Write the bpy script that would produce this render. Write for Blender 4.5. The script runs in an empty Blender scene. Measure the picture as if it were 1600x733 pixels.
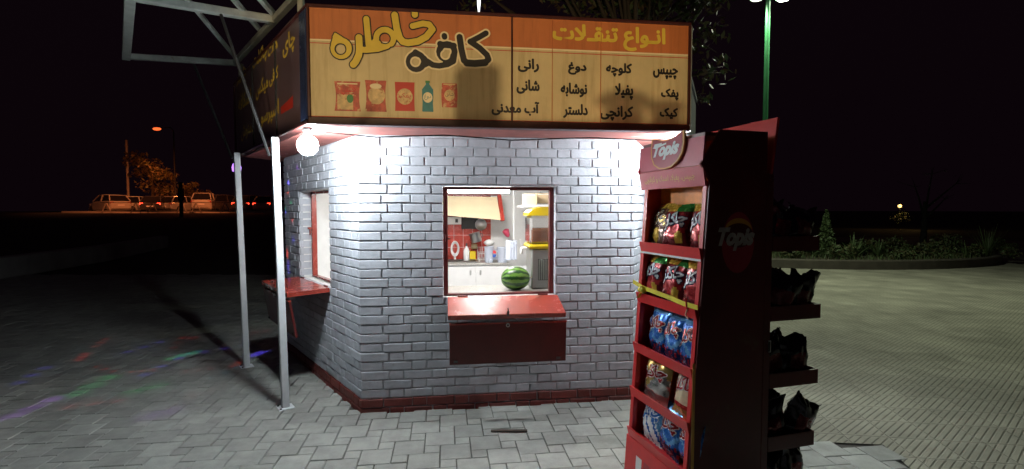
import bpy, math, random
from math import sin, cos, pi, radians as R
from mathutils import Vector as V, Matrix, noise

S = bpy.context.scene
COL = S.collection

# ------------------------------------------------------------------ camera, world, exposure
CAM = V((0, 0, 1.6)); FPX = 800.0
PITCH = math.atan((366.5 - 328) / FPX)
cd = bpy.data.cameras.new('camera'); cam = bpy.data.objects.new('camera', cd); COL.objects.link(cam)
cam.location = CAM; cam.rotation_euler = (pi / 2 - PITCH, 0, 0)
cd.sensor_width = 36; cd.lens = 36 * FPX / 1600; cd.clip_end = 900; cd.clip_start = .05
S.camera = cam
w = bpy.data.worlds.new('World'); S.world = w; w.use_nodes = True
nt = w.node_tree; bg = nt.nodes['Background']
sky = nt.nodes.new('ShaderNodeTexSky'); sky.sky_type = 'NISHITA'; sky.sun_disc = False
sky.sun_elevation = R(-4); sky.sun_rotation = R(200)
tint = nt.nodes.new('ShaderNodeMix'); tint.data_type = 'RGBA'; tint.blend_type = 'ADD'
tint.inputs[0].default_value = 1
tint.inputs[7].default_value = (.0030, .0012, .0024, 1)       # faint town glow of the night sky
mul = nt.nodes.new('ShaderNodeMix'); mul.data_type = 'RGBA'; mul.blend_type = 'MULTIPLY'; mul.inputs[0].default_value = 1
mul.inputs[7].default_value = (.01, .01, .01, 1)
nt.links.new(sky.outputs[0], mul.inputs[6]); nt.links.new(mul.outputs[2], tint.inputs[6])
nt.links.new(tint.outputs[2], bg.inputs[0]); bg.inputs[1].default_value = 1
S.view_settings.view_transform = 'Standard'; S.view_settings.look = 'None'
S.view_settings.exposure = 0; S.view_settings.gamma = 1; S.view_settings.use_curve_mapping = False
S.render.engine = 'CYCLES'
S.cycles.use_denoising = True
S.cycles.max_bounces = 8
S.cycles.sample_clamp_indirect = 4
S.cycles.use_light_tree = True

def lamp(name, kind, loc, energy, col, target=None, radius=.05, size=None, blend=.3):
    l = bpy.data.lights.new(name, kind); l.energy = energy; l.color = col
    o = bpy.data.objects.new(name, l); COL.objects.link(o); o.location = loc
    l.shadow_soft_size = radius
    if kind == 'SPOT': l.spot_size = size; l.spot_blend = blend
    if target is not None:
        o.rotation_euler = (V(target) - V(loc)).to_track_quat('-Z', 'Y').to_euler()
    return o

# warm floodlight from across the square behind the viewer, low, falling on the signboards
FLOOD = V((-1.6, -7.5, .9))
lamp('floodlight', 'SPOT', FLOOD, 2000, (1, .74, .42), target=(-.4, 3.7, 2.75), radius=.022, size=R(20.5), blend=.5)
lamp('floodlight', 'SPOT', FLOOD + V((2.6, 0, .0)), 750, (1, .72, .40), target=(-.4, 3.7, 2.75), radius=.05, size=R(20.5), blend=.5)  # second, weaker flood added to lighten the shadows on the signboard

# ------------------------------------------------------------------ helpers
def ray(px, py):
    F = V((0, cos(PITCH), -sin(PITCH))); U = V((0, sin(PITCH), cos(PITCH)))
    return F + V((1, 0, 0)) * ((px - 800) / FPX) + U * ((366.5 - py) / FPX)
def hit(px, py, O, n):                      # where a sight line meets a real plane
    d = ray(px, py); return CAM + d * ((V(O) - CAM).dot(n) / d.dot(n))
def hitz(px, py, z): return hit(px, py, V((0, 0, z)), V((0, 0, 1)))
def hity(px, py, y): return hit(px, py, V((0, y, 0)), V((0, 1, 0)))

class Fr:                                   # a local frame: origin and three axes
    def __init__(s, O, ex, ey, ez=V((0, 0, 1))): s.O, s.ex, s.ey, s.ez = V(O), V(ex), V(ey), V(ez)
    def p(s, a, b, c): return s.O + s.ex * a + s.ey * b + s.ez * c
    def inv(s, P): d = V(P) - s.O; return d.dot(s.ex), d.dot(s.ey), d.dot(s.ez)
WORLD = Fr((0, 0, 0), (1, 0, 0), (0, 1, 0))

class MB:
    def __init__(s): s.v = []; s.f = []; s.mi = []; s.sm = []; s.mats = []
    def m(s, mat):
        if mat not in s.mats: s.mats.append(mat)
        return s.mats.index(mat)
    def add(s, verts, faces, mat, smooth=False):
        b = len(s.v); s.v += [V(x) for x in verts]; k = s.m(mat)
        for f in faces: s.f.append([b + i for i in f]); s.mi.append(k); s.sm.append(smooth)
    def poly(s, pts, mat): s.add(pts, [list(range(len(pts)))], mat)
    def box(s, fr, a, b, mat, bev=0.0):     # a,b opposite corners in frame coordinates
        x0, x1 = sorted((a[0], b[0])); y0, y1 = sorted((a[1], b[1])); z0, z1 = sorted((a[2], b[2]))
        if bev <= 0:
            P = [fr.p(x, y, z) for z in (z0, z1) for y in (y0, y1) for x in (x0, x1)]
            s.add(P, [(0, 2, 3, 1), (4, 5, 7, 6), (0, 1, 5, 4), (2, 6, 7, 3), (0, 4, 6, 2), (1, 3, 7, 5)], mat); return
        bev = min(bev, (x1 - x0) * .45, (y1 - y0) * .45, (z1 - z0) * .45)
        c = ((x0, x1), (y0, y1), (z0, z1)); idx = {}; P = []
        for i in (0, 1):
            for j in (0, 1):
                for k in (0, 1):
                    for ax in range(3):
                        q = [c[0][i], c[1][j], c[2][k]]
                        for o in range(3):
                            if o != ax: q[o] += bev if (i, j, k)[o] == 0 else -bev
                        idx[(i, j, k, ax)] = len(P); P.append(fr.p(*q))
        F = []
        for ax in range(3):
            o1, o2 = [o for o in range(3) if o != ax]
            for sd in (0, 1):
                q = []
                for e1, e2 in ((0, 0), (1, 0), (1, 1), (0, 1)):
                    t = [0, 0, 0]; t[ax] = sd; t[o1] = e1; t[o2] = e2; q.append(idx[(*t, ax)])
                F.append(q)
        for ax in range(3):
            o1, o2 = [o for o in range(3) if o != ax]
            for e1 in (0, 1):
                for e2 in (0, 1):
                    t0 = [0, 0, 0]; t0[o1] = e1; t0[o2] = e2; t1 = t0[:]; t1[ax] = 1
                    F.append([idx[(*t0, o1)], idx[(*t1, o1)], idx[(*t1, o2)], idx[(*t0, o2)]])
        for i in (0, 1):
            for j in (0, 1):
                for k in (0, 1): F.append([idx[(i, j, k, a)] for a in range(3)])
        s.add(P, F, mat)
    def beam(s, p0, p1, w, h, mat, up=V((0, 0, 1)), bev=0.0):
        p0, p1 = V(p0), V(p1); d = (p1 - p0); L = d.length; d /= L
        if abs(d.dot(up)) > .98: up = V((0, 1, 0))
        sx = d.cross(up).normalized(); uz = sx.cross(d)
        s.box(Fr(p0, d, sx, uz), (0, -w / 2, -h / 2), (L, w / 2, h / 2), mat, bev)
    def tube(s, pts, r, mat, n=8, closed=False):
        pts = [V(p) for p in pts]; N = len(pts); rr = r if isinstance(r, (list, tuple)) else [r] * N
        b = []; prev = None
        for i, p in enumerate(pts):
            t = (pts[(i + 1) % N] - pts[i - 1]) if closed else (pts[min(i + 1, N - 1)] - pts[max(i - 1, 0)])
            t.normalize()
            if prev is None: prev = t.cross(V((0, 0, 1)) if abs(t.z) < .9 else V((1, 0, 0))).normalized()
            x = (prev - t * prev.dot(t)).normalized(); prev = x; y = t.cross(x)
            b += [p + (x * cos(2 * pi * k / n) + y * sin(2 * pi * k / n)) * rr[i] for k in range(n)]
        F = []
        for i in range(N if closed else N - 1):
            j = (i + 1) % N
            for k in range(n):
                l = (k + 1) % n; F.append((i * n + k, i * n + l, j * n + l, j * n + k))
        s.add(b, F, mat, True)
        if not closed:
            s.add(b[:n], [list(range(n))[::-1]], mat); s.add(b[-n:], [list(range(n))], mat)
    def lathe(s, prof, fr, mat, n=24, caps=True):
        P = [fr.p(r * cos(2 * pi * k / n), r * sin(2 * pi * k / n), z) for r, z in prof for k in range(n)]
        F = [(i * n + k, i * n + (k + 1) % n, (i + 1) * n + (k + 1) % n, (i + 1) * n + k) for i in range(len(prof) - 1) for k in range(n)]
        s.add(P, F, mat, True)
        if caps:
            if prof[0][0] > 1e-4: s.add(P[:n], [list(range(n))[::-1]], mat)
            if prof[-1][0] > 1e-4: s.add(P[-n:], [list(range(n))], mat)
    def prism(s, pts, fr, y0, y1, mat):     # polygon in frame (a, c), extruded along b
        n = len(pts)
        A = [fr.p(a, y0, c) for a, c in pts]; B = [fr.p(a, y1, c) for a, c in pts]
        s.add(A + B, [list(range(n)), list(range(2 * n - 1, n - 1, -1))] + [(i, (i + 1) % n, n + (i + 1) % n, n + i) for i in range(n)], mat)
    def flat(s, verts2, faces, fr, y, mat, fat=0.0):   # fat: overlaid shifted copies make a heavier letter
        for k, (dx, dz) in enumerate([(0, 0)] + ([(cos(i * pi / 4), sin(i * pi / 4)) for i in range(8)] if fat else [])):
            s.add([fr.p(a + dx * fat, y + k * .00006, c + dz * fat) for a, c in verts2], faces, mat)
    def build(s, name, parent=None, **props):
        me = bpy.data.meshes.new(name)
        M = root_matrix(parent).inverted() if parent else None
        me.from_pydata([(M @ v) if M else v for v in s.v], [], s.f)
        for mt in s.mats: me.materials.append(mt)
        me.polygons.foreach_set('material_index', s.mi); me.polygons.foreach_set('use_smooth', s.sm)
        me.validate(); me.update()
        o = bpy.data.objects.new(name, me); COL.objects.link(o)
        if parent: o.parent = parent
        for k, v in props.items(): o[k] = v
        return o
def root_matrix(o):
    M = o.matrix_basis.copy()
    while o.parent: o = o.parent; M = o.matrix_basis @ M
    return M
def tag(o, label=None, cat=None, group=None, kind=None):
    for k, v in (('label', label), ('category', cat), ('group', group), ('kind', kind)):
        if v: o[k] = v
    return o
def thing(name, label, cat, loc=(0, 0, 0), rz=0, group=None):
    o = bpy.data.objects.new(name, None); COL.objects.link(o); o.location = loc; o.rotation_euler = (0, 0, rz)
    o.empty_display_size = .1
    return tag(o, label, cat, group)
def dup(root, loc, rz=0, label=None, group=None):
    r = root.copy(); COL.objects.link(r); r.location = loc; r.rotation_euler = (0, 0, rz)
    if label: r['label'] = label
    if group: r['group'] = group
    for ch in list(root.children):
        c = ch.copy(); COL.objects.link(c); c.parent = r
        for g in list(ch.children):
            d = g.copy(); COL.objects.link(d); d.parent = c
    return r

# ------------------------------------------------------------------ materials
def mat(name, col, rough=.6, metal=0, var=.18, vs=5, bump=0, bs=40, spec=.5, island=0, trans=0, emit=0, ecol=None, coat=0, alpha=1, stain=None, ss=3, sq=None):
    m = bpy.data.materials.new(name); m.use_nodes = True; t = m.node_tree; N = t.nodes; L = t.links
    b = N['Principled BSDF']; b.inputs['Roughness'].default_value = rough; b.inputs['Metallic'].default_value = metal
    b.inputs['Specular IOR Level'].default_value = spec; b.inputs['Transmission Weight'].default_value = trans
    b.inputs['Coat Weight'].default_value = coat; b.inputs['Alpha'].default_value = alpha
    c4 = (*col, 1)
    b.inputs['Base Color'].default_value = c4
    if emit:
        b.inputs['Emission Color'].default_value = (*(ecol or col), 1); b.inputs['Emission Strength'].default_value = emit
    tc = N.new('ShaderNodeTexCoord'); src = None
    if var:
        nz = N.new('ShaderNodeTexNoise'); nz.inputs['Scale'].default_value = vs; nz.inputs['Detail'].default_value = 6
        nz.inputs['Roughness'].default_value = .65
        L.new(tc.outputs['Object'], nz.inputs['Vector'])
        mr = N.new('ShaderNodeMapRange'); mr.inputs[1].default_value = .3; mr.inputs[2].default_value = .7
        mr.inputs[3].default_value = 1 - var; mr.inputs[4].default_value = 1 + var
        L.new(nz.outputs['Fac'], mr.inputs[0]); f = mr.outputs[0]
        if island:
            g = N.new('ShaderNodeNewGeometry'); mr2 = N.new('ShaderNodeMapRange')
            mr2.inputs[3].default_value = 1 - island; mr2.inputs[4].default_value = 1 + island
            L.new(g.outputs['Random Per Island'], mr2.inputs[0])
            mm = N.new('ShaderNodeMath'); mm.operation = 'MULTIPLY'; L.new(f, mm.inputs[0]); L.new(mr2.outputs[0], mm.inputs[1]); f = mm.outputs[0]
        mx = N.new('ShaderNodeVectorMath'); mx.operation = 'SCALE'; mx.inputs[0].default_value = col
        L.new(f, mx.inputs['Scale']); src = mx.outputs[0]
        rr = N.new('ShaderNodeMapRange'); rr.inputs[3].default_value = max(.03, rough - .1); rr.inputs[4].default_value = min(1, rough + .12)
        L.new(nz.outputs['Fac'], rr.inputs[0]); L.new(rr.outputs[0], b.inputs['Roughness'])
        if stain:                           # worn or dirty patches with a shape of their own
            n2 = N.new('ShaderNodeTexNoise'); n2.inputs['Scale'].default_value = ss; n2.inputs['Detail'].default_value = 8
            n2.inputs['Roughness'].default_value = .7
            if sq:
                mp_ = N.new('ShaderNodeMapping'); mp_.inputs['Scale'].default_value = sq; L.new(tc.outputs['Object'], mp_.inputs['Vector']); L.new(mp_.outputs[0], n2.inputs['Vector'])
            else: L.new(tc.outputs['Object'], n2.inputs['Vector'])
            cr = N.new('ShaderNodeMapRange'); cr.inputs[1].default_value = stain[1]; cr.inputs[2].default_value = stain[1] + (stain[2] if len(stain) > 2 else .08)
            L.new(n2.outputs['Fac'], cr.inputs[0])
            mi = N.new('ShaderNodeMix'); mi.data_type = 'RGBA'; mi.inputs[7].default_value = (*stain[0], 1)
            L.new(cr.outputs[0], mi.inputs[0]); L.new(src, mi.inputs[6]); src = mi.outputs[2]
        L.new(src, b.inputs['Base Color'])
    if bump:
        nb = N.new('ShaderNodeTexNoise'); nb.inputs['Scale'].default_value = bs; nb.inputs['Detail'].default_value = 5
        L.new(tc.outputs['Object'], nb.inputs['Vector'])
        bp = N.new('ShaderNodeBump'); bp.inputs['Strength'].default_value = bump; bp.inputs['Distance'].default_value = .01
        L.new(nb.outputs['Fac'], bp.inputs['Height']); L.new(bp.outputs[0], b.inputs['Normal'])
    return m

M = {}
M['brick'] = mat('painted_brick', (.47, .485, .53), .75, var=.13, vs=9, bump=.3, bs=38, spec=.2, island=.10, stain=((.27, .27, .29), .62, .12), ss=7)
M['brickred'] = mat('red_base_brick', (.16, .032, .026), .6, var=.25, vs=10, bump=.3, bs=60, island=.2, stain=((.28, .2, .16), .66), ss=14)
M['mortar'] = mat('painted_mortar', (.43, .445, .48), .8, var=.25, vs=20, bump=.3, bs=80)
M['mortarred'] = mat('dark_red_mortar', (.06, .018, .015), .8, var=.2)
M['plaster'] = mat('white_plaster', (.78, .78, .77), .6, var=.05, vs=6, bump=.08)
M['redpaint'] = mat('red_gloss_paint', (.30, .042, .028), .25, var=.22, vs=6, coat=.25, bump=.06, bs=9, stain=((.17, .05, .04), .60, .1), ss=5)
M['redframe'] = mat('dark_shaded_red_paint', (.10, .011, .010), .4, var=.2, vs=9)
M['soffit'] = mat('red_soffit_paint', (.40, .13, .11), .6, var=.25, vs=5, stain=((.6, .5, .46), .60), ss=5)
M['roof'] = mat('roof_felt', (.05, .05, .05), .9)
M['greysteel'] = mat('galvanised_tube', (.34, .36, .33), .5, .35, var=.25, vs=8, stain=((.20, .10, .05), .66), ss=10)
M['whitepost'] = mat('white_post_paint', (.66, .68, .70), .4, var=.08, vs=12, stain=((.25, .2, .17), .74), ss=16)
M['metal'] = mat('steel', (.55, .55, .55), .3, 1, var=.1)
M['darkmetal'] = mat('dark_steel', (.08, .08, .08), .5, .6)
M['black'] = mat('black_plastic', (.012, .012, .012), .5, var=.1)
M['joint'] = mat('paver_joint_sand', (.055, .052, .045), .95, var=.3, vs=30)
M['paver'] = mat('concrete_paver', (.315, .32, .295), .85, var=.2, vs=7, bump=.35, bs=120, island=.13, stain=((.20, .205, .185), .56, .14), ss=1.6)
M['asphalt'] = mat('asphalt', (.06, .058, .052), .95, var=.3, vs=.8, bump=.4, bs=60)
M['kerb'] = mat('kerb_concrete', (.075, .065, .05), .85, var=.25, vs=4, bump=.3, bs=40)
M['soil'] = mat('soil', (.06, .05, .035), .95, var=.3)

# ------------------------------------------------------------------ lettering: Arabic-script shaping by presentation forms
_F = {}
def _reg(ch, *codes): _F[ch] = codes
for ch, st, n in (('ا', 0xFE8D, 2), ('آ', 0xFE81, 2), ('ب', 0xFE8F, 4), ('پ', 0xFB56, 4), ('ت', 0xFE95, 4), ('ج', 0xFE9D, 4), ('چ', 0xFB7A, 4),
                  ('ح', 0xFEA1, 4), ('خ', 0xFEA5, 4), ('د', 0xFEA9, 2), ('ذ', 0xFEAB, 2), ('ر', 0xFEAD, 2), ('ز', 0xFEAF, 2), ('س', 0xFEB1, 4),
                  ('ش', 0xFEB5, 4), ('ص', 0xFEB9, 4), ('ط', 0xFEC1, 4), ('ع', 0xFEC9, 4), ('غ', 0xFECD, 4), ('ف', 0xFED1, 4), ('ق', 0xFED5, 4),
                  ('ک', 0xFB8E, 4), ('گ', 0xFB92, 4), ('ل', 0xFEDD, 4), ('م', 0xFEE1, 4), ('ن', 0xFEE5, 4), ('ه', 0xFEE9, 4), ('و', 0xFEED, 2), ('ی', 0xFBFC, 4)):
    _reg(ch, *[chr(st + i) for i in range(n)])
def shape(word):
    s = word.replace('لا', '\u0001'); out = []
    joinL = lambda c: c == '\u0640' or (c in _F and len(_F[c]) == 4)          # joins to the letter after it
    joinR = lambda c: c == '\u0640' or c in _F or c == '\u0001'               # joins to the letter before it
    for i, c in enumerate(s):
        p = i > 0 and joinL(s[i - 1]) and joinR(c)
        n = i + 1 < len(s) and joinL(c) and joinR(s[i + 1])
        if c == '\u0001': out.append('\uFEFC' if p else '\uFEFB')
        elif c in _F:
            f = _F[c]; out.append(f[(3 if p and n else 2 if n else 1 if p else 0) if len(f) == 4 else (1 if p else 0)])
        else: out.append(c)
    return ''.join(reversed(out))
_gc = {}
def glyphs(txt, bold=0.0, shear=0.0, rtl=True, res=3):
    key = (txt, bold, shear)
    if key in _gc: return _gc[key]
    c = bpy.data.curves.new('text', 'FONT'); c.body = shape(txt) if rtl else txt
    c.resolution_u = res; c.offset = bold; c.shear = shear
    o = bpy.data.objects.new('text', c); COL.objects.link(o); bpy.context.view_layer.update()
    dg = bpy.context.evaluated_depsgraph_get(); me = bpy.data.meshes.new_from_object(o.evaluated_get(dg))
    vs = [(v.co.x, v.co.y) for v in me.vertices]; fs = [list(p.vertices) for p in me.polygons]
    bpy.data.objects.remove(o); bpy.data.curves.remove(c); bpy.data.meshes.remove(me)
    _gc[key] = (vs, fs); return _gc[key]
def fit(txt, x0, x1, z0, z1, bold=.02, shear=0, rtl=True, rot=0):
    vs, fs = glyphs(txt, 0 if rtl else bold, shear, rtl)
    ax, bx = min(v[0] for v in vs), max(v[0] for v in vs); az, bz = min(v[1] for v in vs), max(v[1] for v in vs)
    q = [(x0 + (x - ax) / (bx - ax) * (x1 - x0), z0 + (z - az) / (bz - az) * (z1 - z0)) for x, z in vs]
    if rot:
        cx, cz = (x0 + x1) / 2, (z0 + z1) / 2
        q = [(cx + (x - cx) * cos(rot) - (z - cz) * sin(rot), cz + (x - cx) * sin(rot) + (z - cz) * cos(rot)) for x, z in q]
    return q, fs
# filled outline of a signed-distance field by marching squares
def field_mesh(f, x0, x1, z0, z1, step):
    nx, nz = int((x1 - x0) / step) + 1, int((z1 - z0) / step) + 1
    val = [[f(x0 + i * step, z0 + j * step) for i in range(nx + 1)] for j in range(nz + 1)]
    vs, idx, fs = [], {}, []
    def vert(x, z):
        k = (round(x * 1e5), round(z * 1e5))
        if k not in idx: idx[k] = len(vs); vs.append((x, z))
        return idx[k]
    for j in range(nz):
        for i in range(nx):
            c = [(i, j), (i + 1, j), (i + 1, j + 1), (i, j + 1)]; d = [val[b][a] for a, b in c]
            if min(d) >= 0: continue
            poly = []
            for k in range(4):
                a, b = c[k], c[(k + 1) % 4]; da, db = d[k], d[(k + 1) % 4]
                if da < 0: poly.append(vert(x0 + a[0] * step, z0 + a[1] * step))
                if (da < 0) != (db < 0):
                    t = da / (da - db); poly.append(vert(x0 + (a[0] + (b[0] - a[0]) * t) * step, z0 + (a[1] + (b[1] - a[1]) * t) * step))
            q = [p for n_, p in enumerate(poly) if p != poly[n_ - 1]]
            if len(q) > 2: fs.append(q)
    return vs, fs
def seg_d(x, z, a, b):
    dx, dz = b[0] - a[0], b[1] - a[1]; t = max(0, min(1, ((x - a[0]) * dx + (z - a[1]) * dz) / (dx * dx + dz * dz + 1e-12)))
    return math.hypot(x - a[0] - t * dx, z - a[1] - t * dz)
# ------------------------------------------------------------------ kiosk: hexagon of brick with signboards
KA = R(7.5); UL = V((cos(KA), sin(KA), 0)); NI = V((-sin(KA), cos(KA), 0)); L = 2.22
A = V((-1.186, 3.983, 0)); CEN = A + UL * (L / 2) + NI * (L * math.sqrt(3) / 2)
def rot(v, d): c, s_ = cos(R(d)), sin(R(d)); return V((v.x * c - v.y * s_, v.x * s_ + v.y * c, v.z))
HEX = [CEN + rot(A - CEN, 60 * k) for k in range(6)]                  # 0 = front left corner, then anticlockwise from above
def hexs(s): return [CEN + (h - CEN) * s for h in HEX]
def side(k, s=1.0):
    h = hexs(s); a, b = h[k], h[(k + 1) % 6]; ex = (b - a).normalized(); return Fr(a, ex, V((ex.y, -ex.x, 0)))
FRONT, LEFT = side(0), side(5)
WIN = {0: None, 5: None}
a = FRONT.inv(hit(692, 376, FRONT.O, FRONT.ey))[0]; b = FRONT.inv(hit(868, 376, FRONT.O, FRONT.ey))[0]
WIN[0] = (a, b); WIN[5] = (L - 1.655, L - .70)
WZ = (.90, 1.790)
ZS, ZT = 2.182, 2.985                                                   # signboard bottom and top
C0, Z0 = .0735, -.035
rng = random.Random(3)

def bricks(mb, fr, u0, u1, zt, holes, yb=0.0, pr=.0092, wild=1.0, red=True, off=0):
    m_ = pr * .577
    k = 0
    while Z0 + k * C0 < zt:
        za, zb = Z0 + k * C0, min(Z0 + k * C0 + C0 - .0100, zt)
        isred = red and k < 2
        p_ = pr + (.008 if isred else 0)
        us, u = [], u0 - (m_ if off == 0 else 0)
        seq = (.215, .1025) if (k + off) % 2 == 0 else (.1025, .215)
        if (k + off) % 2 == 1: us.append((u, min(u0 + .16, u1))); u = u0 + .172; seq = (.215, .1025)
        i = 0
        while u < u1:
            e = u + seq[i % 2]; e = min(e, u1 + (m_ if off == 0 else 0)); us.append((u, e)); u = e + .0100; i += 1
        for (s0, s1) in us:
            segs = [(s0, s1, za, zb)]
            for (h0, h1, hz0, hz1) in holes:
                nx = []
                for (q0, q1, c0, c1) in segs:
                    if q1 <= h0 or q0 >= h1 or c1 <= hz0 or c0 >= hz1: nx.append((q0, q1, c0, c1)); continue
                    if c0 < hz0 - .02 and c1 > hz0: nx.append((max(q0, h0), min(q1, h1), c0, hz0))
                    if c1 > hz1 + .02 and c0 < hz1: nx.append((max(q0, h0), min(q1, h1), hz1, c1))
                    if q0 < h0: nx.append((q0, h0, c0, c1))
                    if q1 > h1: nx.append((h1, q1, c0, c1))
                segs = nx
            for (q0, q1, c0, c1) in segs:
                if q1 - q0 < .022 or c1 - c0 < .014: continue
                j = lambda a_: rng.uniform(-a_, a_) * wild
                o = p_ + j(.0024); bv = .0034
                c0_, c1_ = c0 + j(.0022), c1 + j(.0022)
                P = []
                for (uu, zz) in ((q0, c0_), (q1, c0_), (q1, c1_), (q0, c1_)):
                    P.append((uu + j(.0026), zz + j(.0016)))
                mid = ((q0 + q1) / 2, (c0_ + c1_) / 2)
                ins = [(x + (bv if x < mid[0] else -bv), z + (bv if z < mid[1] else -bv)) for x, z in P]
                vs = [fr.p(x, yb - .004, z) for x, z in P] + [fr.p(x, yb + o - bv, z) for x, z in P] + [fr.p(x, yb + o + j(.0008), z) for x, z in ins]
                fs = [(8, 9, 10, 11)]
                for r0 in (0, 4):
                    fs += [(r0 + i_, r0 + (i_ + 1) % 4, r0 + 4 + (i_ + 1) % 4, r0 + 4 + i_) for i_ in range(4)]
                mb.add(vs, fs, M['brickred'] if isred else M['brick'])
        k += 1

kiosk = thing('kiosk', 'small hexagonal grey painted brick kiosk with red base course and red soffit', 'kiosk', CEN, KA)
TH = .17
for k in range(6):
    fr = side(k); mb = MB(); holes = []
    if k in WIN: holes = [(*WIN[k], *WZ)]
    def slab(y0, y1, m_, inset):
        a0, a1 = (inset, L - inset)
        if not holes: mb.box(fr, (a0, y0, -.05), (a1, y1, ZS - .003), m_); return
        h0, h1, z0, z1 = holes[0]
        mb.box(fr, (a0, y0, -.05), (h0, y1, ZS - .003), m_); mb.box(fr, (h1, y0, -.05), (a1, y1, ZS - .003), m_)
        mb.box(fr, (h0, y0, -.05), (h1, y1, z0), m_); mb.box(fr, (h0, y0, z1), (h1, y1, ZS - .003), m_)
    slab(-.03, 0, M['mortar'], .0); slab(-TH, -.032, M['plaster'], .10)
    bricks(mb, fr, 0, L, ZS - .006, holes)
    if holes:                                                           # brick lines on the window reveals
        h0, h1, z0, z1 = holes[0]
        jf = Fr(fr.p(h0 + .001, -.11, 0), fr.ey, fr.ex); bricks(mb, jf, 0, .105, z1, [(-1, 1, -1, z0)], 0, .0015, .25, False, 2)
        jf = Fr(fr.p(h1 - .001, 0, 0), -fr.ey, -fr.ex); bricks(mb, jf, 0, .105, z1, [(-1, 1, -1, z0)], 0, .0015, .25, False, 2)
    mb.build('wall', kiosk)
    if holes:                                                           # frame
        fb = MB(); rec = .055 if k == 0 else .11; d = .05; wf = .036
        m_ = M['redframe'] if k == 0 else M['redpaint']  # front frame's shade is put into the colour by the darker red
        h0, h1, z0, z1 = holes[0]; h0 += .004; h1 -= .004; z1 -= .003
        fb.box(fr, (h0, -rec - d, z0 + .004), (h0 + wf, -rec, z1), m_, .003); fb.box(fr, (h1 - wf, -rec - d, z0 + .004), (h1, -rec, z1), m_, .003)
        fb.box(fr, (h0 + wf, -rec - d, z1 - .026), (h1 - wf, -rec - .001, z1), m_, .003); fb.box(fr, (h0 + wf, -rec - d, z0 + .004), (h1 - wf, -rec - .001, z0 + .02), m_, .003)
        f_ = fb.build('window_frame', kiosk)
        lb = MB()
        lb.box(fr, (h0 + wf, -rec - .004, 1.36), (h0 + wf + .02, -rec + .012, 1.375), m_); lb.tube([fr.p(h0 + .012, -rec + .014, 1.34), fr.p(h0 + .012, -rec + .014, 1.40)], .008, m_)
        if k == 5: lb.box(fr, (h0 - .002, -rec, 1.40), (h0 + .03, -rec + .035, 1.42), m_)
        lb.build('latch', f_)
# floor, ceiling, soffit, roof
mb = MB()
def hexprism(s, z0, z1, m_):
    h = hexs(s); mb.add([V((p.x, p.y, z0)) for p in h] + [V((p.x, p.y, z1)) for p in h], [list(range(6))[::-1], list(range(6, 12))] + [(i, (i + 1) % 6, 6 + (i + 1) % 6, 6 + i) for i in range(6)], m_)
hexprism(.93, .02, .06, M['plaster']); mb.build('floor', kiosk)
mb = MB(); hexprism(.93, 2.13, 2.16, M['plaster']); mb.build('ceiling', kiosk)
mb = MB(); hexprism(1.19, ZS, ZS + .02, M['soffit']); mb.build('soffit', kiosk)
SG = 1.232
mb = MB(); hexprism(1.19, ZT - .06, ZT - .02, M['roof']); mb.build('roof', kiosk)
for k in (1, 2, 3, 4):
    fr = side(k, 1.185); mb = MB(); mb.box(fr, (0.03, -.06, ZS + .022), ((L * 1.185) - .03, -.005, ZT - .062), M['roof']); mb.build('fascia', kiosk)

# ------------------------------------------------------------------ signboards
M['orange'] = mat('print_orange', (.52, .165, .05), .45, var=.12, vs=3, stain=((.34, .10, .03), .50, .3), ss=3, sq=(7, 7, .5))
M['cream'] = mat('print_cream', (.60, .49, .26), .45, var=.12, vs=2.5, stain=((.40, .29, .13), .50, .3), ss=3, sq=(7, 7, .5))
M['inkred'] = mat('print_red', (.50, .035, .02), .45, var=.1)
M['inkblack'] = mat('print_black', (.012, .010, .010), .45, var=.1)
M['inkyellow'] = mat('print_yellow', (.68, .50, .06), .45, var=.1)
M['inkcream'] = mat('print_pale', (.80, .68, .42), .45, var=.08)
M['inkteal'] = mat('print_teal', (.03, .20, .22), .45, var=.2, vs=30)
M['inkgreen'] = mat('print_green', (.05, .22, .06), .45, var=.2, vs=30)
M['inkmix'] = mat('print_pack_red', (.46, .085, .05), .45, var=.4, vs=30, stain=((.62, .40, .20), .56, .05), ss=16)
M['inkpale'] = mat('print_pack_pale', (.60, .43, .20), .45, var=.3, vs=30, stain=((.42, .16, .06), .57, .05), ss=26)
M['signframe'] = mat('sign_frame_paint', (.055, .014, .012), .35, var=.25, vs=12)
M['darkvinyl'] = mat('dark_vinyl', (.13, .085, .10), .32, var=.25, vs=3, stain=((.13, .09, .10), .58), ss=2)
M['navy'] = mat('navy_trim', (.03, .045, .11), .25, var=.3, vs=4)
SF, SL = side(0, SG), side(5, SG); LS = L * SG
def sgn(px, py): q = SF.inv(hit(px, py, SF.O, SF.ey)); return q[0], q[2]
def sgl(px, py): q = SL.inv(hit(px, py, SL.O, SL.ey)); return q[0], q[2]

sign = thing('signboard', 'lit orange and cream shop signboard with black and yellow lettering above the window', 'signboard', SF.p(LS / 2, 0, ZS), KA)
mb = MB()
P0, P1 = .012, LS - .012
mb.box(SF, (P0, -.075, ZS + .01), (P1, -.010, ZT - .01), M['cream'])
lay = lambda i: -.010 + .0015 * i
def quad(u0, u1, z0, z1, i, m_): mb.poly([SF.p(u0, lay(i), z0), SF.p(u1, lay(i), z0), SF.p(u1, lay(i), z1), SF.p(u0, lay(i), z1)], m_)
zo = sgn(800, 73)[1]; zl = sgn(800, 78.5)[1]; zbl = sgn(640, 184)[1]
quad(P0, P1, zo, ZT - .011, 1, M['orange']); quad(P0, P1, zo - .011, zo, 1, M['inkcream']); quad(P0, P1, zl - .005, zl, 2, M['inkred'])
quad(P0, P1, zbl - .004, zbl, 1, M['inkred'])
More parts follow.
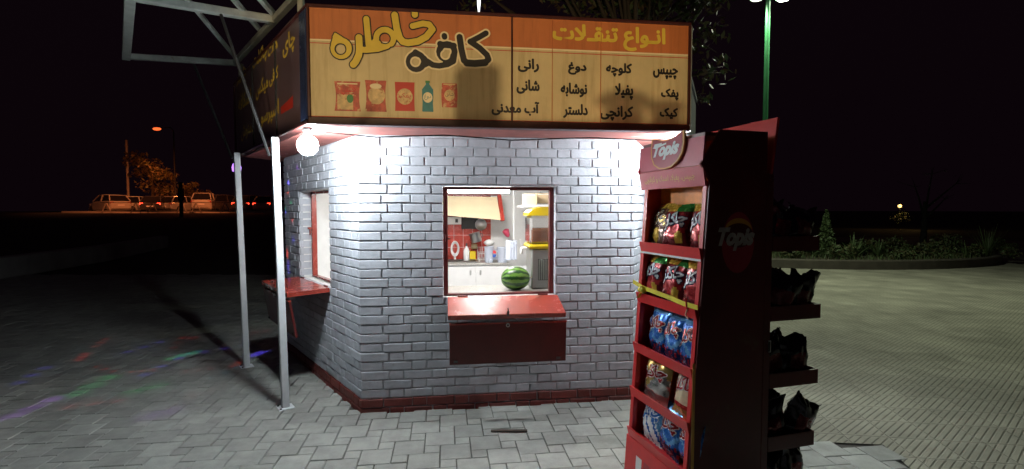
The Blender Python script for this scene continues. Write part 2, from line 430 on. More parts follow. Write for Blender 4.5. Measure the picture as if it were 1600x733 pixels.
# product pictures
def pz(zx, zy): return sgn(470 + zx / 3.491, zy / 3.491)
def pack(x0, x1, y0, y1, m_, i=1, pinch=.06):
    (u0, z1), (u1, _), (_, z0) = pz(x0, y0), pz(x1, (y0 + y1) / 2), pz((x0 + x1) / 2, y1)
    n = 12; pts = []
    for k in range(n + 1): t = k / n; pts.append((u0 + (u1 - u0) * pinch * sin(pi * t), z1 + (z0 - z1) * t))
    for k in range(n + 1): t = 1 - k / n; pts.append((u1 - (u1 - u0) * pinch * sin(pi * t), z1 + (z0 - z1) * t))
    mb.poly([SF.p(a_, lay(i), c_) for a_, c_ in pts], m_)
    return u0, u1, z0, z1
def disc(u, z, ru, rz, i, m_, n=20): mb.poly([SF.p(u + ru * cos(2 * pi * k / n), lay(i), z + rz * sin(2 * pi * k / n)) for k in range(n)], m_)
u0, u1, z0, z1 = pack(180, 325, 440, 605, M['inkmix']); quad(u0 + .02, u1 - .05, z0 + .01, z1 - .09, 2, M['inkpale']); disc(u1 - .07, z0 + .085, .022, .03, 3, M['inkgreen']); quad(u0 + .02, u1 - .02, z1 - .02, z1 - .012, 2, M['inkcream'])
mb.flat(*fit('چیپس', u0 + .05, u1 - .03, z1 - .10, z1 - .04), SF, lay(3), M['inkred'])
u0, u1, z0, z1 = pack(348, 467, 435, 608, M['inkmix']); disc((u0 + u1) / 2 + .005, (z0 + z1) / 2 + .005, .058, .062, 2, M['inkpale']); disc((u0 + u1) / 2, z1 - .04, .04, .018, 3, M['inkcream'])
u0, u1, z0, z1 = pack(512, 621, 445, 605, M['inkred'], pinch=.02); disc((u0 + u1) / 2, (z0 + z1) / 2, .054, .056, 2, M['inkpale']); mb.flat(*fit('پفک', (u0 + u1) / 2 - .04, (u0 + u1) / 2 + .04, (z0 + z1) / 2 - .02, (z0 + z1) / 2 + .025), SF, lay(3), M['inkred'])
(ub, zb), (ub2, zt2) = pz(662, 608), pz(722, 440)
bw = ub2 - ub; bh = zt2 - zb
prof = [(0, .02), (.04, 0), (.96, 0), (1, .02), (.96, .28), (1, .5), (1, .72), (.66, .88), (.66, .97), (.34, .97), (.34, .88), (0, .72), (0, .5), (.04, .28)]
mb.poly([SF.p(ub + x * bw, lay(1), zb + y * bh) for x, y in prof], M['inkteal']); disc(ub + bw / 2, zb + bh * .46, bw * .42, bh * .17, 2, M['inkcream']); quad(ub + bw * .3, ub + bw * .7, zb + bh * .93, zb + bh, 2, M['inkgreen'])
mb.flat(*fit('دوغ', ub + bw * .2, ub + bw * .8, zb + bh * .38, zb + bh * .56), SF, lay(3), M['inkteal'])
u0, u1, z0, z1 = pack(770, 851, 452, 585, M['inkmix'], pinch=-.05); disc((u0 + u1) / 2, (z0 + z1) / 2, .036, .04, 2, M['inkpale']); quad(u0 + .01, u1 - .01, z1 - .012, z1 - .004, 2, M['inkpale']); mb.flat(*fit('شانی', (u0 + u1) / 2 - .028, (u0 + u1) / 2 + .028, (z0 + z1) / 2 - .012, (z0 + z1) / 2 + .02), SF, lay(3), M['inkblack'])
# menu words
for txt, x0, x1, y0, y1 in (('چیپس', 1021.5, 1059, 107, 123), ('پفک', 1034, 1060, 139, 156), ('کیک', 1032, 1059, 169, 185), ('کلوچه', 948, 987, 99, 119),
                            ('پفیلا', 962, 989, 131, 155), ('کرانچی', 939, 989, 166, 188), ('دوغ', 888.7, 916, 98, 116), ('نوشابه', 877, 917, 130, 151), ('دلستر', 881, 918, 163, 184),
                            ('رانی', 810, 841.6, 92, 112), ('شانی', 808, 842.5, 125, 146), ('آب معدنی', 769, 842, 159, 180)):
    xm = (x0 + x1) / 2
    mb.flat(*fit(txt, sgn(x0, y0)[0], sgn(x1, y0)[0], sgn(xm, y1)[1], sgn(xm, y0)[1]), SF, lay(4), M['inkblack'], .0042)
mb.flat(*fit('انـواع تنقـلات', sgn(864.5, 60)[0], sgn(1039, 60)[0], sgn(952, 77)[1], sgn(952, 41)[1]), SF, lay(4), M['inkyellow'], .006)
# the shop name, drawn as thick strokes with an outline
UZ = .00129
def field(strokes, holes, grow):
    sg = []
    for r, pts in strokes:
        q = [pz(*p) for p in pts]
        sg += [(q[i], q[i + 1] if i + 1 < len(q) else q[i], r * UZ + grow) for i in range(max(1, len(q) - 1))]
    hs = [(pz(x, y), r * UZ - grow) for x, y, r in holes]
    def f(x, z):
        d = min(seg_d(x, z, a_, b_) - r for a_, b_, r in sg)
        for (c_, r) in hs:
            if r > .002: d = max(d, r - math.hypot(x - c_[0], z - c_[1]))
        return d
    us = [p[0] for a_, b_, r in sg for p in (a_, b_)]; zs = [p[1] for a_, b_, r in sg for p in (a_, b_)]; rm = max(r for *_, r in sg) + .01
    return field_mesh(f, min(us) - rm, max(us) + rm, min(zs) - rm, max(zs) + rm, .0052)
arc = lambda cx, cy, r, a0, a1, n=10: [(cx + r * cos(R(a0 + (a1 - a0) * k / n)), cy + r * sin(R(a0 + (a1 - a0) * k / n))) for k in range(n + 1)]
st1 = [(14, arc(220, 264, 43, 0, 360, 18)), (5, [(170, 240), (187, 184), (210, 198), (252, 226)]), (13, [(188, 202), (200, 232)]), (10, [(203, 212), (235, 225)]),
       (17, [(317, 205), (320, 270), (316, 300), (300, 335), (286, 352)]), (15, [(318, 270), (360, 272), (420, 266), (470, 250), (492, 225)]),
       (15, [(357, 103), (364, 180), (372, 262)]), (15, arc(458, 208, 46, 40, -180, 14)), (13, [(412, 215), (396, 235), (385, 262)]), (12, [(425, 235), (400, 252), (450, 250)]),
       (17, [(512, 82), (522, 150), (538, 205), (556, 227), (585, 234)]), (17, [(585, 234), (640, 225), (685, 200), (718, 160)]), (15, [(718, 158), (700, 133), (665, 128), (610, 142)]),
       (16, [(622, 72), (622, 80)])]
ho1 = [(216, 268, 31), (459, 209, 31)]
fa = field(st1, ho1, 6.5 * UZ); mb.flat(*fa, SF, lay(5), M['inkblack']); fb_ = field(st1, ho1, .5 * UZ); mb.flat(*fb_, SF, lay(6), M['inkyellow'])
st2 = [(15, [(1010, 182), (968, 206), (925, 228)]), (16, [(925, 228), (975, 262), (1015, 300), (1024, 325), (1005, 342)]), (19, [(1005, 342), (950, 347), (905, 344)]), (17, [(866, 203), (876, 270), (890, 330), (908, 344)]),
       (16, arc(797, 283, 42, 0, 360, 16)), (15, [(838, 295), (832, 335), (800, 352), (755, 360)]), (15, [(755, 360), (720, 355), (690, 335)]), (15, [(783, 196), (784, 202)]),
       (15, arc(630, 337, 42, 0, 360, 16)), (13, [(612, 302), (625, 283), (655, 300), (690, 338)]), (16, [(660, 360), (690, 345), (672, 320)]), (12, [(625, 290), (628, 305)]), (16, [(760, 240), (775, 245), (835, 250)])]
ho2 = [(788, 300, 27), (625, 338, 28)]
fa = field(st2, ho2, 9 * UZ); mb.flat(*fa, SF, lay(7), M['inkcream']); fb_ = field(st2, ho2, 0); mb.flat(*fb_, SF, lay(8), M['inkblack'])
mb.build('printed_panel', sign)
mb = MB()
mb.box(SF, (0, -.08, ZS), (LS, .008, ZS + .052), M['signframe'], .006); mb.box(SF, (0, -.08, ZT - .022), (LS, .008, ZT), M['signframe'], .005)
mb.box(SF, (-.001, -.08, ZS + .052), (.018, .0075, ZT - .022), M['signframe'], .004); mb.box(SF, (LS - .018, -.08, ZS + .052), (LS + .001, .0075, ZT - .022), M['signframe'], .004)
mb.build('frame', sign)
mb = MB(); ud = sgn(800, 100)[0]; mb.box(SF, (ud - .006, -.011, ZS + .052), (ud + .006, .006, ZT - .022), M['signframe'], .002)
for px in (863, 939): q = sgn(px, 100)[0]; mb.box(SF, (q - .0012, -.012, ZS + .052), (q + .0012, .0035, ZT - .022), M['orange'])
mb.build('divider', sign)
mb = MB(); mb.tube([SF.p(LS + .016, -.03, ZS + .01), SF.p(LS + .016, -.03, ZT - .02)], .009, M['greysteel'], 8); mb.build('edge_trim', sign)

sign2 = thing('signboard', 'dark unlit signboard with yellow handwritten lettering round the left corner', 'signboard', SL.p(LS / 2, 0, ZS), KA - R(60))
mb = MB(); mb.box(SL, (.012, -.075, ZS + .01), (LS - .012, -.010, ZT - .01), M['darkvinyl'])
M['inkyellow2'] = mat('print_yellow_faded', (.75, .56, .08), .5, var=.3, vs=20)
for txt, x0, x1, y0, y1 in (('چای', 440, 459, 50, 86), ('هات', 417, 432, 62, 82), ('چاکلت', 393, 416, 76, 104), ('شیر', 368, 383, 109, 128), ('کافی', 419, 433, 107, 131), ('میکس', 398, 417, 122, 150), ('نسکافه', 371, 391, 143, 166),
                            ('اسپرسو', 406, 434, 163, 194), ('دمنوش', 375, 395, 192, 216)):
    xm, ym = (x0 + x1) / 2, (y0 + y1) / 2
    mb.flat(*fit(txt, sgl(x0, ym)[0], sgl(x1, ym)[0], sgl(xm, y1)[1], sgl(xm, y0)[1]), SL, -.0085, M['inkyellow2'], .005)
q0, q1 = sgl(437, 165), sgl(456, 165); z_ = sgl(447, 173)[1]; z2_ = sgl(447, 155)[1]
mb.poly([SL.p(q0[0], -.0085, z_), SL.p(q1[0], -.0085, z_), SL.p(q1[0], -.0085, z2_), SL.p(q0[0], -.0085, z2_ - .03)], M['inkred'])
mb.build('printed_panel', sign2)
mb = MB()
mb.box(SL, (0, -.08, ZS), (LS, .006, ZS + .03), M['signframe'], .006); mb.box(SL, (0, -.08, ZT - .022), (LS, .006, ZT), M['signframe'], .005)
mb.box(SL, (0, -.08, ZS + .03), (.03, .0055, ZT - .022), M['signframe'], .004)
for u in (.95, 1.85): mb.box(SL, (u - .005, -.011, ZS + .03), (u + .005, .003, ZT - .022), M['black'])
mb.build('frame', sign2)
mb = MB(); mb.box(SL, (LS - .17, -.075, ZS + .03), (LS - .004, .005, ZT - .022), M['navy'], .01); mb.build('corner_trim', sign2)

# ------------------------------------------------------------------ fold-down serving boards under the windows
def serving_board(k, u0, u1, zw, depth, drop, ph, swing, label):
    fr = side(k); t = thing('serving_board', label, 'serving hatch', fr.p((u0 + u1) / 2, 0, zw), KA - (R(60) if k == 5 else 0), 'fold-down boards under the kiosk windows')
    ang = math.atan2(drop, depth); ed, ez = fr.ey * cos(ang) - V((0, 0, 1)) * sin(ang), V((0, 0, 1)) * cos(ang) + fr.ey * sin(ang)
    tf = Fr(fr.p(0, .018, zw), fr.ex, ed, ez); W_ = depth / cos(ang)
    mb = MB(); mb.box(tf, (u0, 0, -.006), (u1, W_, .004), M['redpaint'], .002); mb.box(tf, (u0, W_ - .004, -.034), (u1, W_ + .014, .006), M['redpaint'], .004)
    mb.box(tf, (u0 - .001, 0, -.034), (u0 + .012, W_ - .004, -.0065), M['redpaint']); mb.box(tf, (u1 - .012, 0, -.034), (u1 + .001, W_ - .004, -.0065), M['redpaint'])
    mb.build('top_board', t)
    for u in (u0 + .12, u1 - .12): mb = MB(); mb.tube([tf.p(u - .04, -.004, .006), tf.p(u + .04, -.004, .006)], .008, M['redframe']); mb.build('hinge', t)
    zp = zw - drop - .062
    pf = Fr(fr.p(0, .018 + depth - .005, zp), fr.ex, fr.ey * cos(swing) + V((0, 0, 1)) * sin(swing), V((0, 0, 1)) * cos(swing) - fr.ey * sin(swing))
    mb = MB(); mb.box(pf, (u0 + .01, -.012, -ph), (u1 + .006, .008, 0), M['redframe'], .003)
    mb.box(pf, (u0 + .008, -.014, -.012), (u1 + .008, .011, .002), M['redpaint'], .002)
    mb.box(pf, (u0 + .04, .008, -ph + .02), (u0 + .07, .02, -ph + .035), M['darkmetal']); mb.box(pf, (u1 - .07, .008, -ph + .02), (u1 - .04, .02, -ph + .035), M['darkmetal'])
    mb.build('front_panel', t)
    for u in (u0 + .07, u1 - .09):
        mb = MB(); mb.beam(tf.p(u, W_ - .02, -.01), pf.p(u, -.006, -.02), .012, .006, M['greysteel']); mb.build('bracket', t)
    um = (u0 + u1) / 2
    mb = MB(); mb.beam(tf.p(um, W_ + .008, -.02), tf.p(um, W_ + .02, .035), .018, .006, M['darkmetal']); mb.tube([tf.p(um, W_ + .018 + .012 * cos(a_), .045 + .012 * sin(a_)) for a_ in [k_ * pi / 5 for k_ in range(10)]], .004, M['darkmetal'], 6, True); mb.build('hasp', t)
    mb = MB(); mb.box(pf, (um - .014, .009, -.035), (um + .014, .014, -.012), M['darkmetal'], .002); mb.tube([pf.p(um + .012 * cos(a_), .018, -.02 + .012 * sin(a_)) for a_ in [k_ * pi / 5 for k_ in range(10)]], .0035, M['metal'], 6, True); mb.build('staple', t)
    return t
w0, w1 = WIN[0]
serving_board(0, w0 + .035, w1 + .012, WZ[0] + .003, .30, .085, .315, R(-3), 'red serving board tilted down under the front window with the watermelon')
w0, w1 = WIN[5]
serving_board(5, w0 - .01, w1 + .01, WZ[0] + .004, .345, .012, .33, R(-9), 'red serving board held level under the left side window behind the posts')

# ------------------------------------------------------------------ posts and folded-out awning frame
def post(base, top, label):
    t = thing('canopy_post', label, 'post', base, 0, 'white square posts under the left signboard')
    mb = MB(); mb.beam(base, top, .055, .055, M['whitepost'], SL.ey, .004); mb.build('tube', t)
    mb = MB(); fr = Fr(base, SL.ex, SL.ey); mb.box(fr, (-.06, -.06, 0), (.06, .06, .008), M['whitepost'], .002)
    for sx in (-.045, .045): mb.lathe([(.008, .008), (.008, .016)], Fr(fr.p(sx, .045, 0), SL.ex, SL.ey), M['darkmetal'], 6)
    mb.build('base_plate', t); return t
B1_, B2_ = V((-1.835, 4.075, .0)), V((-2.71, 5.16, .0))
T1_ = V((-1.90, 4.13, ZS - .004)); T2_ = V((-2.80, 5.24, ZS - .004))
post(B1_, T1_, 'white square post nearest the bare bulb at the corner of the kiosk')
post(B2_, T2_, 'white square post carrying the glowing party lamp, farther from the bare bulb')
aw = thing('awning_frame', 'rusty grey tube frame folded out above the dark signboard, held by two struts', 'awning frame', SL.p(LS / 2, 0, ZT + .2), KA - R(60))
ZA = 3.17; M['shadesteel'] = mat('shaded_tube', (.022, .022, .022), .6, .2, var=.25)  # darker tube steel; the struts' shade is put into its colour
def bar(name, p0, p1, w_, h_, m_=M['greysteel']): mb = MB(); mb.beam(p0, p1, w_, h_, m_, bev=.004); return mb.build(name, aw)
h_far, h_near = hitz(367, 98, ZA), hitz(429, 31, ZA); o_far, o_near = hitz(197, 88, ZA), hitz(203, -6, ZA)
odir = (o_near - o_far).normalized(); hdir = (h_near - h_far).normalized()
bar('hinge_rail', h_far - hdir * .05, h_near + hdir * 1.5, .05, .05); bar('outer_rail', o_far - odir * .03, o_near + odir * 1.5, .07, .07)
bar('cross_bar', h_far + V((0, 0, -.002)), o_far, .055, .055); bar('cross_bar', h_near + V((0, 0, -.002)), o_near, .06, .06)
q = V((0, 0, .035))
def lift(p0, p1, e): d = (p1 - p0); return p0 + q, p1 + d * e + q
bar('diagonal_bar', *lift(hitz(368, 95, ZA), hitz(292, 5, ZA), .35), .032, .032); bar('diagonal_bar', *lift(hitz(406, 53, ZA), hitz(360, 0, ZA), 1.2), .036, .036); bar('diagonal_bar', *lift(hitz(429, 30, ZA), hitz(402, 0, ZA), 2.0), .04, .04)
bar('strut', hitz(303, 100, ZA - .03), T2_ + V((-.03, -.03, -.06)), .022, .022, M['shadesteel']); bar('strut', hitz(345, 22, ZA - .03), T1_ + V((-.03, -.03, -.15)), .02, .02, M['shadesteel'])
for u in (.15, LS - .3): p_ = SL.p(u, -.05, ZT); bar('stanchion', p_, V((p_.x, p_.y, ZA)), .04, .04)

# ------------------------------------------------------------------ bare bulbs under the soffit
M['bulb'] = mat('lit_bulb', (1, 1, 1), var=0, emit=520, ecol=(.86, .96, 1.0))
def bulb(loc, label):
    t = thing('light_bulb', label, 'light bulb', loc, 0, 'bare bulbs at the front corners of the soffit')
    f = Fr(loc, (1, 0, 0), (0, 1, 0)); mb = MB()
    mb.lathe([(.0, -.098), (.035, -.091), (.064, -.062), (.073, -.025), (.065, .008), (.042, .032), (.024, .042)], f, M['bulb'], 20); mb.build('glass', t)
    mb = MB(); mb.lathe([(.026, .041), (.026, .07), (.034, .072), (.034, .094)], f, M['black'], 16); mb.build('socket', t); return t
bl = HEX[0] + (CEN - HEX[0]) * 0; bd = (HEX[0] - CEN)
bulb(V((-1.452, 3.665, ZS - .098)), 'glaring bare white bulb under the soffit by the left signboard corner')
bd = (HEX[1] - CEN); bulb(V((1.345, 3.98, ZS - .098)), 'bare white bulb under the soffit, hidden behind the snack rack header')

cb_ = MB(); zc_ = ZS - .012
cb_.tube([V((-1.452, 3.665, ZS - .008)), V((-1.36, 3.72, zc_ - .01)), V((-1.0, 3.80, zc_ - .035)), V((-.5, 3.86, zc_ - .012)), V((0, 3.93, zc_ - .04)), V((.6, 3.99, zc_ - .012)), V((1.1, 4.02, zc_ - .03)), V((1.345, 3.98, ZS - .008))], .005, M['black'], 6)
tag(cb_.build('cable'), 'black cable sagging along the red soffit between the two bulbs', 'cable')
cb_ = MB(); cb_.tube([T2_ + V((.05, -.02, -.01)), T2_.lerp(T1_, .3) + V((.03, 0, -.05)), T2_.lerp(T1_, .6) + V((.03, 0, -.02)), T1_ + V((0, .03, -.06))], .006, M['black'], 6)
tag(cb_.build('cable'), 'dark cable looped under the dark signboard between the white posts', 'cable')
# ------------------------------------------------------------------ inside the kiosk
KF = Fr(A, UL, NI)                                                        # u along the front, d inward, z up
def kin(px, py, d): q = KF.inv(hit(px, py, KF.p(0, d, 0), NI)); return q[0], q[2]
M['whiteglow'] = mat('lit_tube', (1, 1, 1), var=0, emit=210, ecol=(1, .98, .96))
M['laminate'] = mat('white_laminate', (.80, .80, .80), .35, var=.04)
M['tile'] = mat('red_tiles', (.42, .045, .03), .25, var=.18, vs=14)
M['granite'] = mat('grey_worktop', (.42, .41, .39), .3, var=.35, vs=60)
M['hood'] = mat('cream_paint', (.80, .66, .42), .45, var=.05)
M['jug'] = mat('translucent_plastic', (.72, .78, .92), .25, var=.03, trans=.25)
M['yellow'] = mat('yellow_plastic', (.82, .60, .02), .3, var=.06)
M['juice'] = mat('brown_juice', (.42, .13, .03), .2, var=.1, vs=12)
M['clear'] = mat('clear_plastic', (.95, .95, .95), .05, var=0, trans=.92, spec=.4)
M['cardboard'] = mat('cardboard', (.55, .42, .26), .8, var=.12)
tube = thing('fluorescent_tube', 'bright white tube lamp along the head of the front window', 'tube lamp', KF.p(*(kin(735, 297, .24)[0],), .24, 1.77), KA)
u0 = kin(699, 297, .24)[0]; u1 = kin(850, 297, .24)[0]; zt = kin(740, 300, .24)[1]
mb = MB(); mb.box(KF, (u0 - .03, .20, zt + .035), (u1, .28, zt + .075), M['laminate'], .005); mb.build('fitting', tube)
mb = MB(); mb.tube([KF.p(u0 - .02, .24, zt + .008), KF.p(u0 + .52, .24, zt + .008)], .016, M['whiteglow'], 10); mb.build('glass', tube)
t2 = thing('fill_lamp', 'added unseen fill lamp brightening the inside of the kiosk', 'fill lamp', CEN + V((0, 0, 2.12)), 0)  # second lamp added out of sight to brighten the interior
M['panelglow'] = mat('lit_lamp_cover', (1, 1, 1), var=0, emit=120, ecol=(1, .98, .95))
f_ = Fr(CEN + V((0, -.2, 2.06)), (1, 0, 0), (0, 1, 0)); mb = MB(); mb.lathe([(.0, -.02), (.17, -.01), (.2, .03)], f_, M['panelglow'], 24); mb.build('cover', t2)
mb = MB(); mb.lathe([(.215, .031), (.215, .068)], f_, M['laminate'], 24); mb.build('base', t2)
# inner serving counter
ct = thing('counter', 'white counter top just inside the front window under the watermelon', 'counter', KF.p(1.1, .4, 0), KA)
mb = MB(); mb.box(KF, (.12, .175, .868), (L - .12, .66, .893), M['granite'], .004); mb.build('worktop', ct)
mb = MB(); mb.box(KF, (.2, .20, .06), (L - .2, .62, .866), M['laminate']); mb.build('cabinet', ct)
# back wall units
D = 3.10
kc = thing('kitchen_counter', 'white cupboards under a grey worktop against the back wall of the kiosk', 'kitchen counter', KF.p(.6, D, 0), KA)
zc = kin(750, 411, D)[1]
mb = MB(); mb.box(KF, (-.02, D - .02, zc - .03), (1.55, D + .56, zc), M['granite'], .004); mb.build('worktop', kc)
mb = MB(); mb.box(KF, (0, D + .02, .12), (1.54, D + .55, zc - .032), M['laminate']); mb.build('carcass', kc)
edges = [kin(px, 430, D)[0] for px in (688, 743, 799, 855)]
for i in range(3):
    mb = MB(); mb.box(KF, (edges[i] + .006, D - .002, .16), (edges[i + 1] - .006, D + .018, zc - .05), M['laminate'], .004); dr = mb.build('door', kc)
    hx = edges[i + 1] - .07 if i % 2 == 0 else edges[i] + .07
    mb = MB(); mb.box(KF, (hx - .012, D - .02, zc - .17), (hx + .012, D - .004, zc - .10), M['metal'], .004); mb.build('handle', dr)
tb = thing('tiled_splashback', 'red tiled panel on the back wall behind the pans', 'tiled wall', KF.p(.4, D + .58, 0), KA)
u0, z0 = kin(680, 412, D + .57); u1, z1 = kin(767, 304, D + .57); mb = MB()
for i in range(6):
    for j in range(6):
        a_, b_ = u0 + (u1 - u0) * i / 6, u0 + (u1 - u0) * (i + 1) / 6; c_, d_ = zc + (1.95 - zc) * j / 6, zc + (1.95 - zc) * (j + 1) / 6
        mb.box(KF, (a_ + .002, D + .572, c_ + .002), (b_ - .002, D + .58, d_ - .002), M['tile'], .002)
mb.box(KF, (u0, D + .5785, zc), (u1, D + .60, 1.96), M['plaster']); mb.build('tiles', tb)
hd = thing('range_hood', 'cream sloping range hood above the back counter', 'range hood', KF.p(.5, D, 1.5), KA)
P = [kin(688, 306, D + .12), kin(776, 308, D + .12), kin(783, 344, D), kin(688, 336, D)]
mb = MB(); ya, yb = D + .12, D
mb.add([KF.p(P[0][0], ya, P[0][1]), KF.p(P[1][0], ya, P[1][1]), KF.p(P[2][0], yb, P[2][1]), KF.p(P[3][0], yb, P[3][1])] + [KF.p(P[0][0], D + .5, P[0][1]), KF.p(P[1][0], D + .5, P[1][1]), KF.p(P[2][0], D + .5, P[2][1]), KF.p(P[3][0], D + .5, P[3][1])],
       [(0, 1, 2, 3), (7, 6, 5, 4), (0, 4, 5, 1), (1, 5, 6, 2), (2, 6, 7, 3), (3, 7, 4, 0)], M['hood']); mb.build('cover', hd)
mb = MB(); mb.beam(KF.p(P[1][0] + .035, ya, P[1][1] + .03), KF.p(P[2][0] + .02, yb, P[2][1] - .01), .05, .04, M['tile']); mb.beam(KF.p(P[0][0], ya, P[0][1] + .025), KF.p(P[1][0] + .05, ya, P[1][1] + .03), .04, .03, M['redframe']); mb.build('trim', hd)
def rect(px0, px1, py0, py1, d): (a_, z1_), (b_, z0_) = kin(px0, py0, d), kin(px1, py1, d); return a_, b_, z0_, z1_
a_, b_, z0_, z1_ = rect(690, 721, 339, 351, D + .4); mo = thing('microwave', 'white box oven with a dark button under the range hood', 'oven', KF.p(a_, D + .4, z0_), KA)
mb = MB(); mb.box(KF, (a_, D + .4, z0_), (b_, D + .57, z1_), M['laminate'], .006); mb.build('body', mo); mb = MB(); mb.box(KF, (b_ - .09, D + .392, z0_ + .03), (b_ - .05, D + .401, z1_ - .03), M['black']); mb.build('button', mo)
a_, b_, z0_, z1_ = rect(721, 748, 340, 358, D + .5); bo = MB(); bo.box(KF, (a_, D + .54, z0_), (b_, D + .57, z1_), M['black'], .004)
tag(bo.build('hanging_board'), 'black board hanging on the red tiles under the hood', 'board')
c = KF.p(kin(751.5, 351, D + .45)[0], D + .5, kin(751, 351, D + .45)[1]); pn = thing('pan', 'round steel pan hanging on the red tiles beside the black board', 'pan', c, KA)
f_ = Fr(c, UL, V((0, 0, 1)), -NI); mb = MB(); mb.lathe([(.0, .0), (.078, 0), (.085, .01), (.088, .04), (.082, .04), (.078, .012), (0, .008)], f_, M['metal'], 24, False); mb.build('bowl', pn)
mb = MB(); mb.beam(f_.p(-.07, .04, .03), f_.p(-.17, .09, .03), .02, .008, M['black']); mb.build('handle', pn)
# sink tray, coil, bottle, packs, pot, rack, jugs
zk = zc
def stand(px, d): return KF.p(kin(px, 405, d)[0], d, zk)
c = stand(716, D + .25); sk = thing('sink_tray', 'shallow steel sink tray on the back worktop', 'sink', c, KA)
fr = Fr(c, UL, NI); mb = MB(); mb.box(fr, (-.22, -.17, 0), (.28, .17, .012), M['metal'], .004); mb.build('rim', sk); mb = MB(); mb.box(fr, (-.19, -.14, .0121), (.25, .14, .02), M['darkmetal'], .003); mb.build('basin', sk)
c = stand(711, D + .35) + V((0, 0, .02)); wc = MB()
for k in range(5):
    r_ = .075 - .006 * k; wc.tube([c + UL * (r_ * .8 * cos(t_ * pi / 10)) + NI * (.012 * k - .02) + V((0, 0, .16 + r_ * 1.5 * sin(t_ * pi / 10))) for t_ in range(20)], .006, M['laminate'], 6, True)
wc.tube([c + V((0, 0, 0)), c + V((0, 0, .07))], .014, M['laminate']); tag(wc.build('whisk'), 'white looped whisk standing at the left end of the back worktop', 'whisk')
c = stand(729, D + .22); bt = thing('bottle', 'white plastic bottle of washing liquid beside the sink', 'bottle', c, KA)
f_ = Fr(c, UL, NI); mb = MB(); mb.lathe([(.04, 0), (.043, .01), (.042, .15), (.03, .19), (.016, .21), (.016, .225)], f_, M['laminate'], 16); mb.build('body', bt); mb = MB(); mb.lathe([(.014, .226), (.014, .25), (.005, .27)], f_, M['black'], 10); mb.build('cap', bt)
for i, (px, py, w_, h_, m_, lb) in enumerate(((738, 397, .10, .09, 'yellow', 'yellow sponge pack leaning on the tiles behind the sink'), (741, 385, .09, .08, 'cardboard', 'brown paper pack above the yellow sponge pack'))):
    u_, z_ = kin(px, py, D + .45); b = MB(); b.box(KF, (u_ - w_ / 2, D + .42, z_ - h_ / 2 if i else zk + .001), (u_ + w_ / 2, D + .5, z_ + h_ / 2), M[m_], .012); tag(b.build('pack'), lb, 'pack')
dr = thing('dish_rack', 'white wire dish rack holding a pot on the back worktop', 'dish rack', stand(765, D + .3), KA)
mb = MB(); ra, rb = kin(748, 400, D + .2)[0], kin(795, 400, D + .2)[0]
for z_ in (.03, .12):
    mb.tube([KF.p(ra, D + .14, zk + z_), KF.p(rb, D + .14, zk + z_), KF.p(rb, D + .42, zk + z_), KF.p(ra, D + .42, zk + z_)], .005, M['laminate'], 6, True)
for i in range(13):
    u_ = ra + (rb - ra) * i / 12; mb.tube([KF.p(u_, D + .14, zk + .13), KF.p(u_, D + .14, zk + .03), KF.p(u_, D + .42, zk + .03), KF.p(u_, D + .42, zk + .2)], .003, M['laminate'], 5)
for u_ in (ra, rb):
    for d_ in (.14, .42): mb.tube([KF.p(u_, D + d_, zk), KF.p(u_, D + d_, zk + .13)], .006, M['laminate'], 6)
mb.build('wires', dr)
u_, z_ = kin(745, 371, D + .3); f_ = Fr(KF.p(u_, D + .3, z_ - .07), (UL * .96 + V((0, 0, .26))).normalized(), NI, (V((0, 0, .96)) - UL * .26).normalized())
po = thing('pot', 'tilted steel pot resting high on the wire dish rack', 'pot', f_.O, KA); mb = MB(); mb.lathe([(.0, 0), (.072, 0), (.08, .01), (.08, .135), (.084, .137), (.084, .142), (.0, .142)], f_, M['metal'], 24); mb.build('body', po)
mb = MB(); mb.tube([f_.p(.08, 0, .11), f_.p(.11, 0, .10), f_.p(.11, 0, .06), f_.p(.08, 0, .05)], .006, M['darkmetal'], 6); mb.build('handle', po)
u_, z_ = kin(764, 378, D + .36); mb = MB(); f_ = Fr(KF.p(u_, D + .34, z_ - .06), UL, NI); mb.lathe([(.03, 0), (.075, .03), (.082, .06), (.04, .09), (.0, .10)], f_, M['laminate'], 20); tag(mb.build('bowl'), 'white bowl upside down on the dish rack behind the jugs', 'bowl')
def jug(px, hgt, r_, lb, emblem):
    c = stand(px, D + .06); t = thing('jug', lb, 'jug', c, KA, 'plastic jugs on the back worktop'); f_ = Fr(c, UL, NI); mb = MB()
    mb.lathe([(0, .003), (r_ * .86, 0), (r_ * .88, .008), (r_, hgt), (r_ * 1.04, hgt + .004), (r_ * .96, hgt), (r_ * .84, .012), (0, .012)], f_, M['jug'], 20); mb.build('body', t)
    mb = MB(); mb.tube([f_.p(r_ * .95, 0, hgt * .85), f_.p(r_ + .055, 0, hgt * .8), f_.p(r_ + .05, 0, hgt * .3), f_.p(r_ * .9, 0, hgt * .2)], .008, M['jug'], 6); mb.build('handle', t)
    if emblem:
        e = Fr(f_.p(r_ * 1.02, -.05, hgt * .55), UL, -V((0, 1, 0)).cross(V((0, 0, 1))).cross(V((0, 0, 1)))); e = Fr(f_.p(r_ * 1.0, -.035, hgt * .55), UL, -NI)
        mb = MB(); n = 16; R_ = .034
        for a0, m_, k_ in ((8, 'red2', 0), (188, 'blue2', 0)):
            mb.poly([e.p(R_ * cos(R(a0 + 164 * k / n)), 0, R_ * 1.5 * sin(R(a0 + 164 * k / n))) for k in range(n + 1)], M[m_])
        mb.build('emblem', t)
M['red2'] = mat('emblem_red', (.6, .03, .04), .4, var=0); M['blue2'] = mat('emblem_blue', (.03, .10, .45), .4, var=0)
jug(764, .225, .068, 'milky plastic jug with a red and blue disc on its side', True); jug(785, .215, .08, 'plain milky plastic jug, right of the jug with the disc', False)
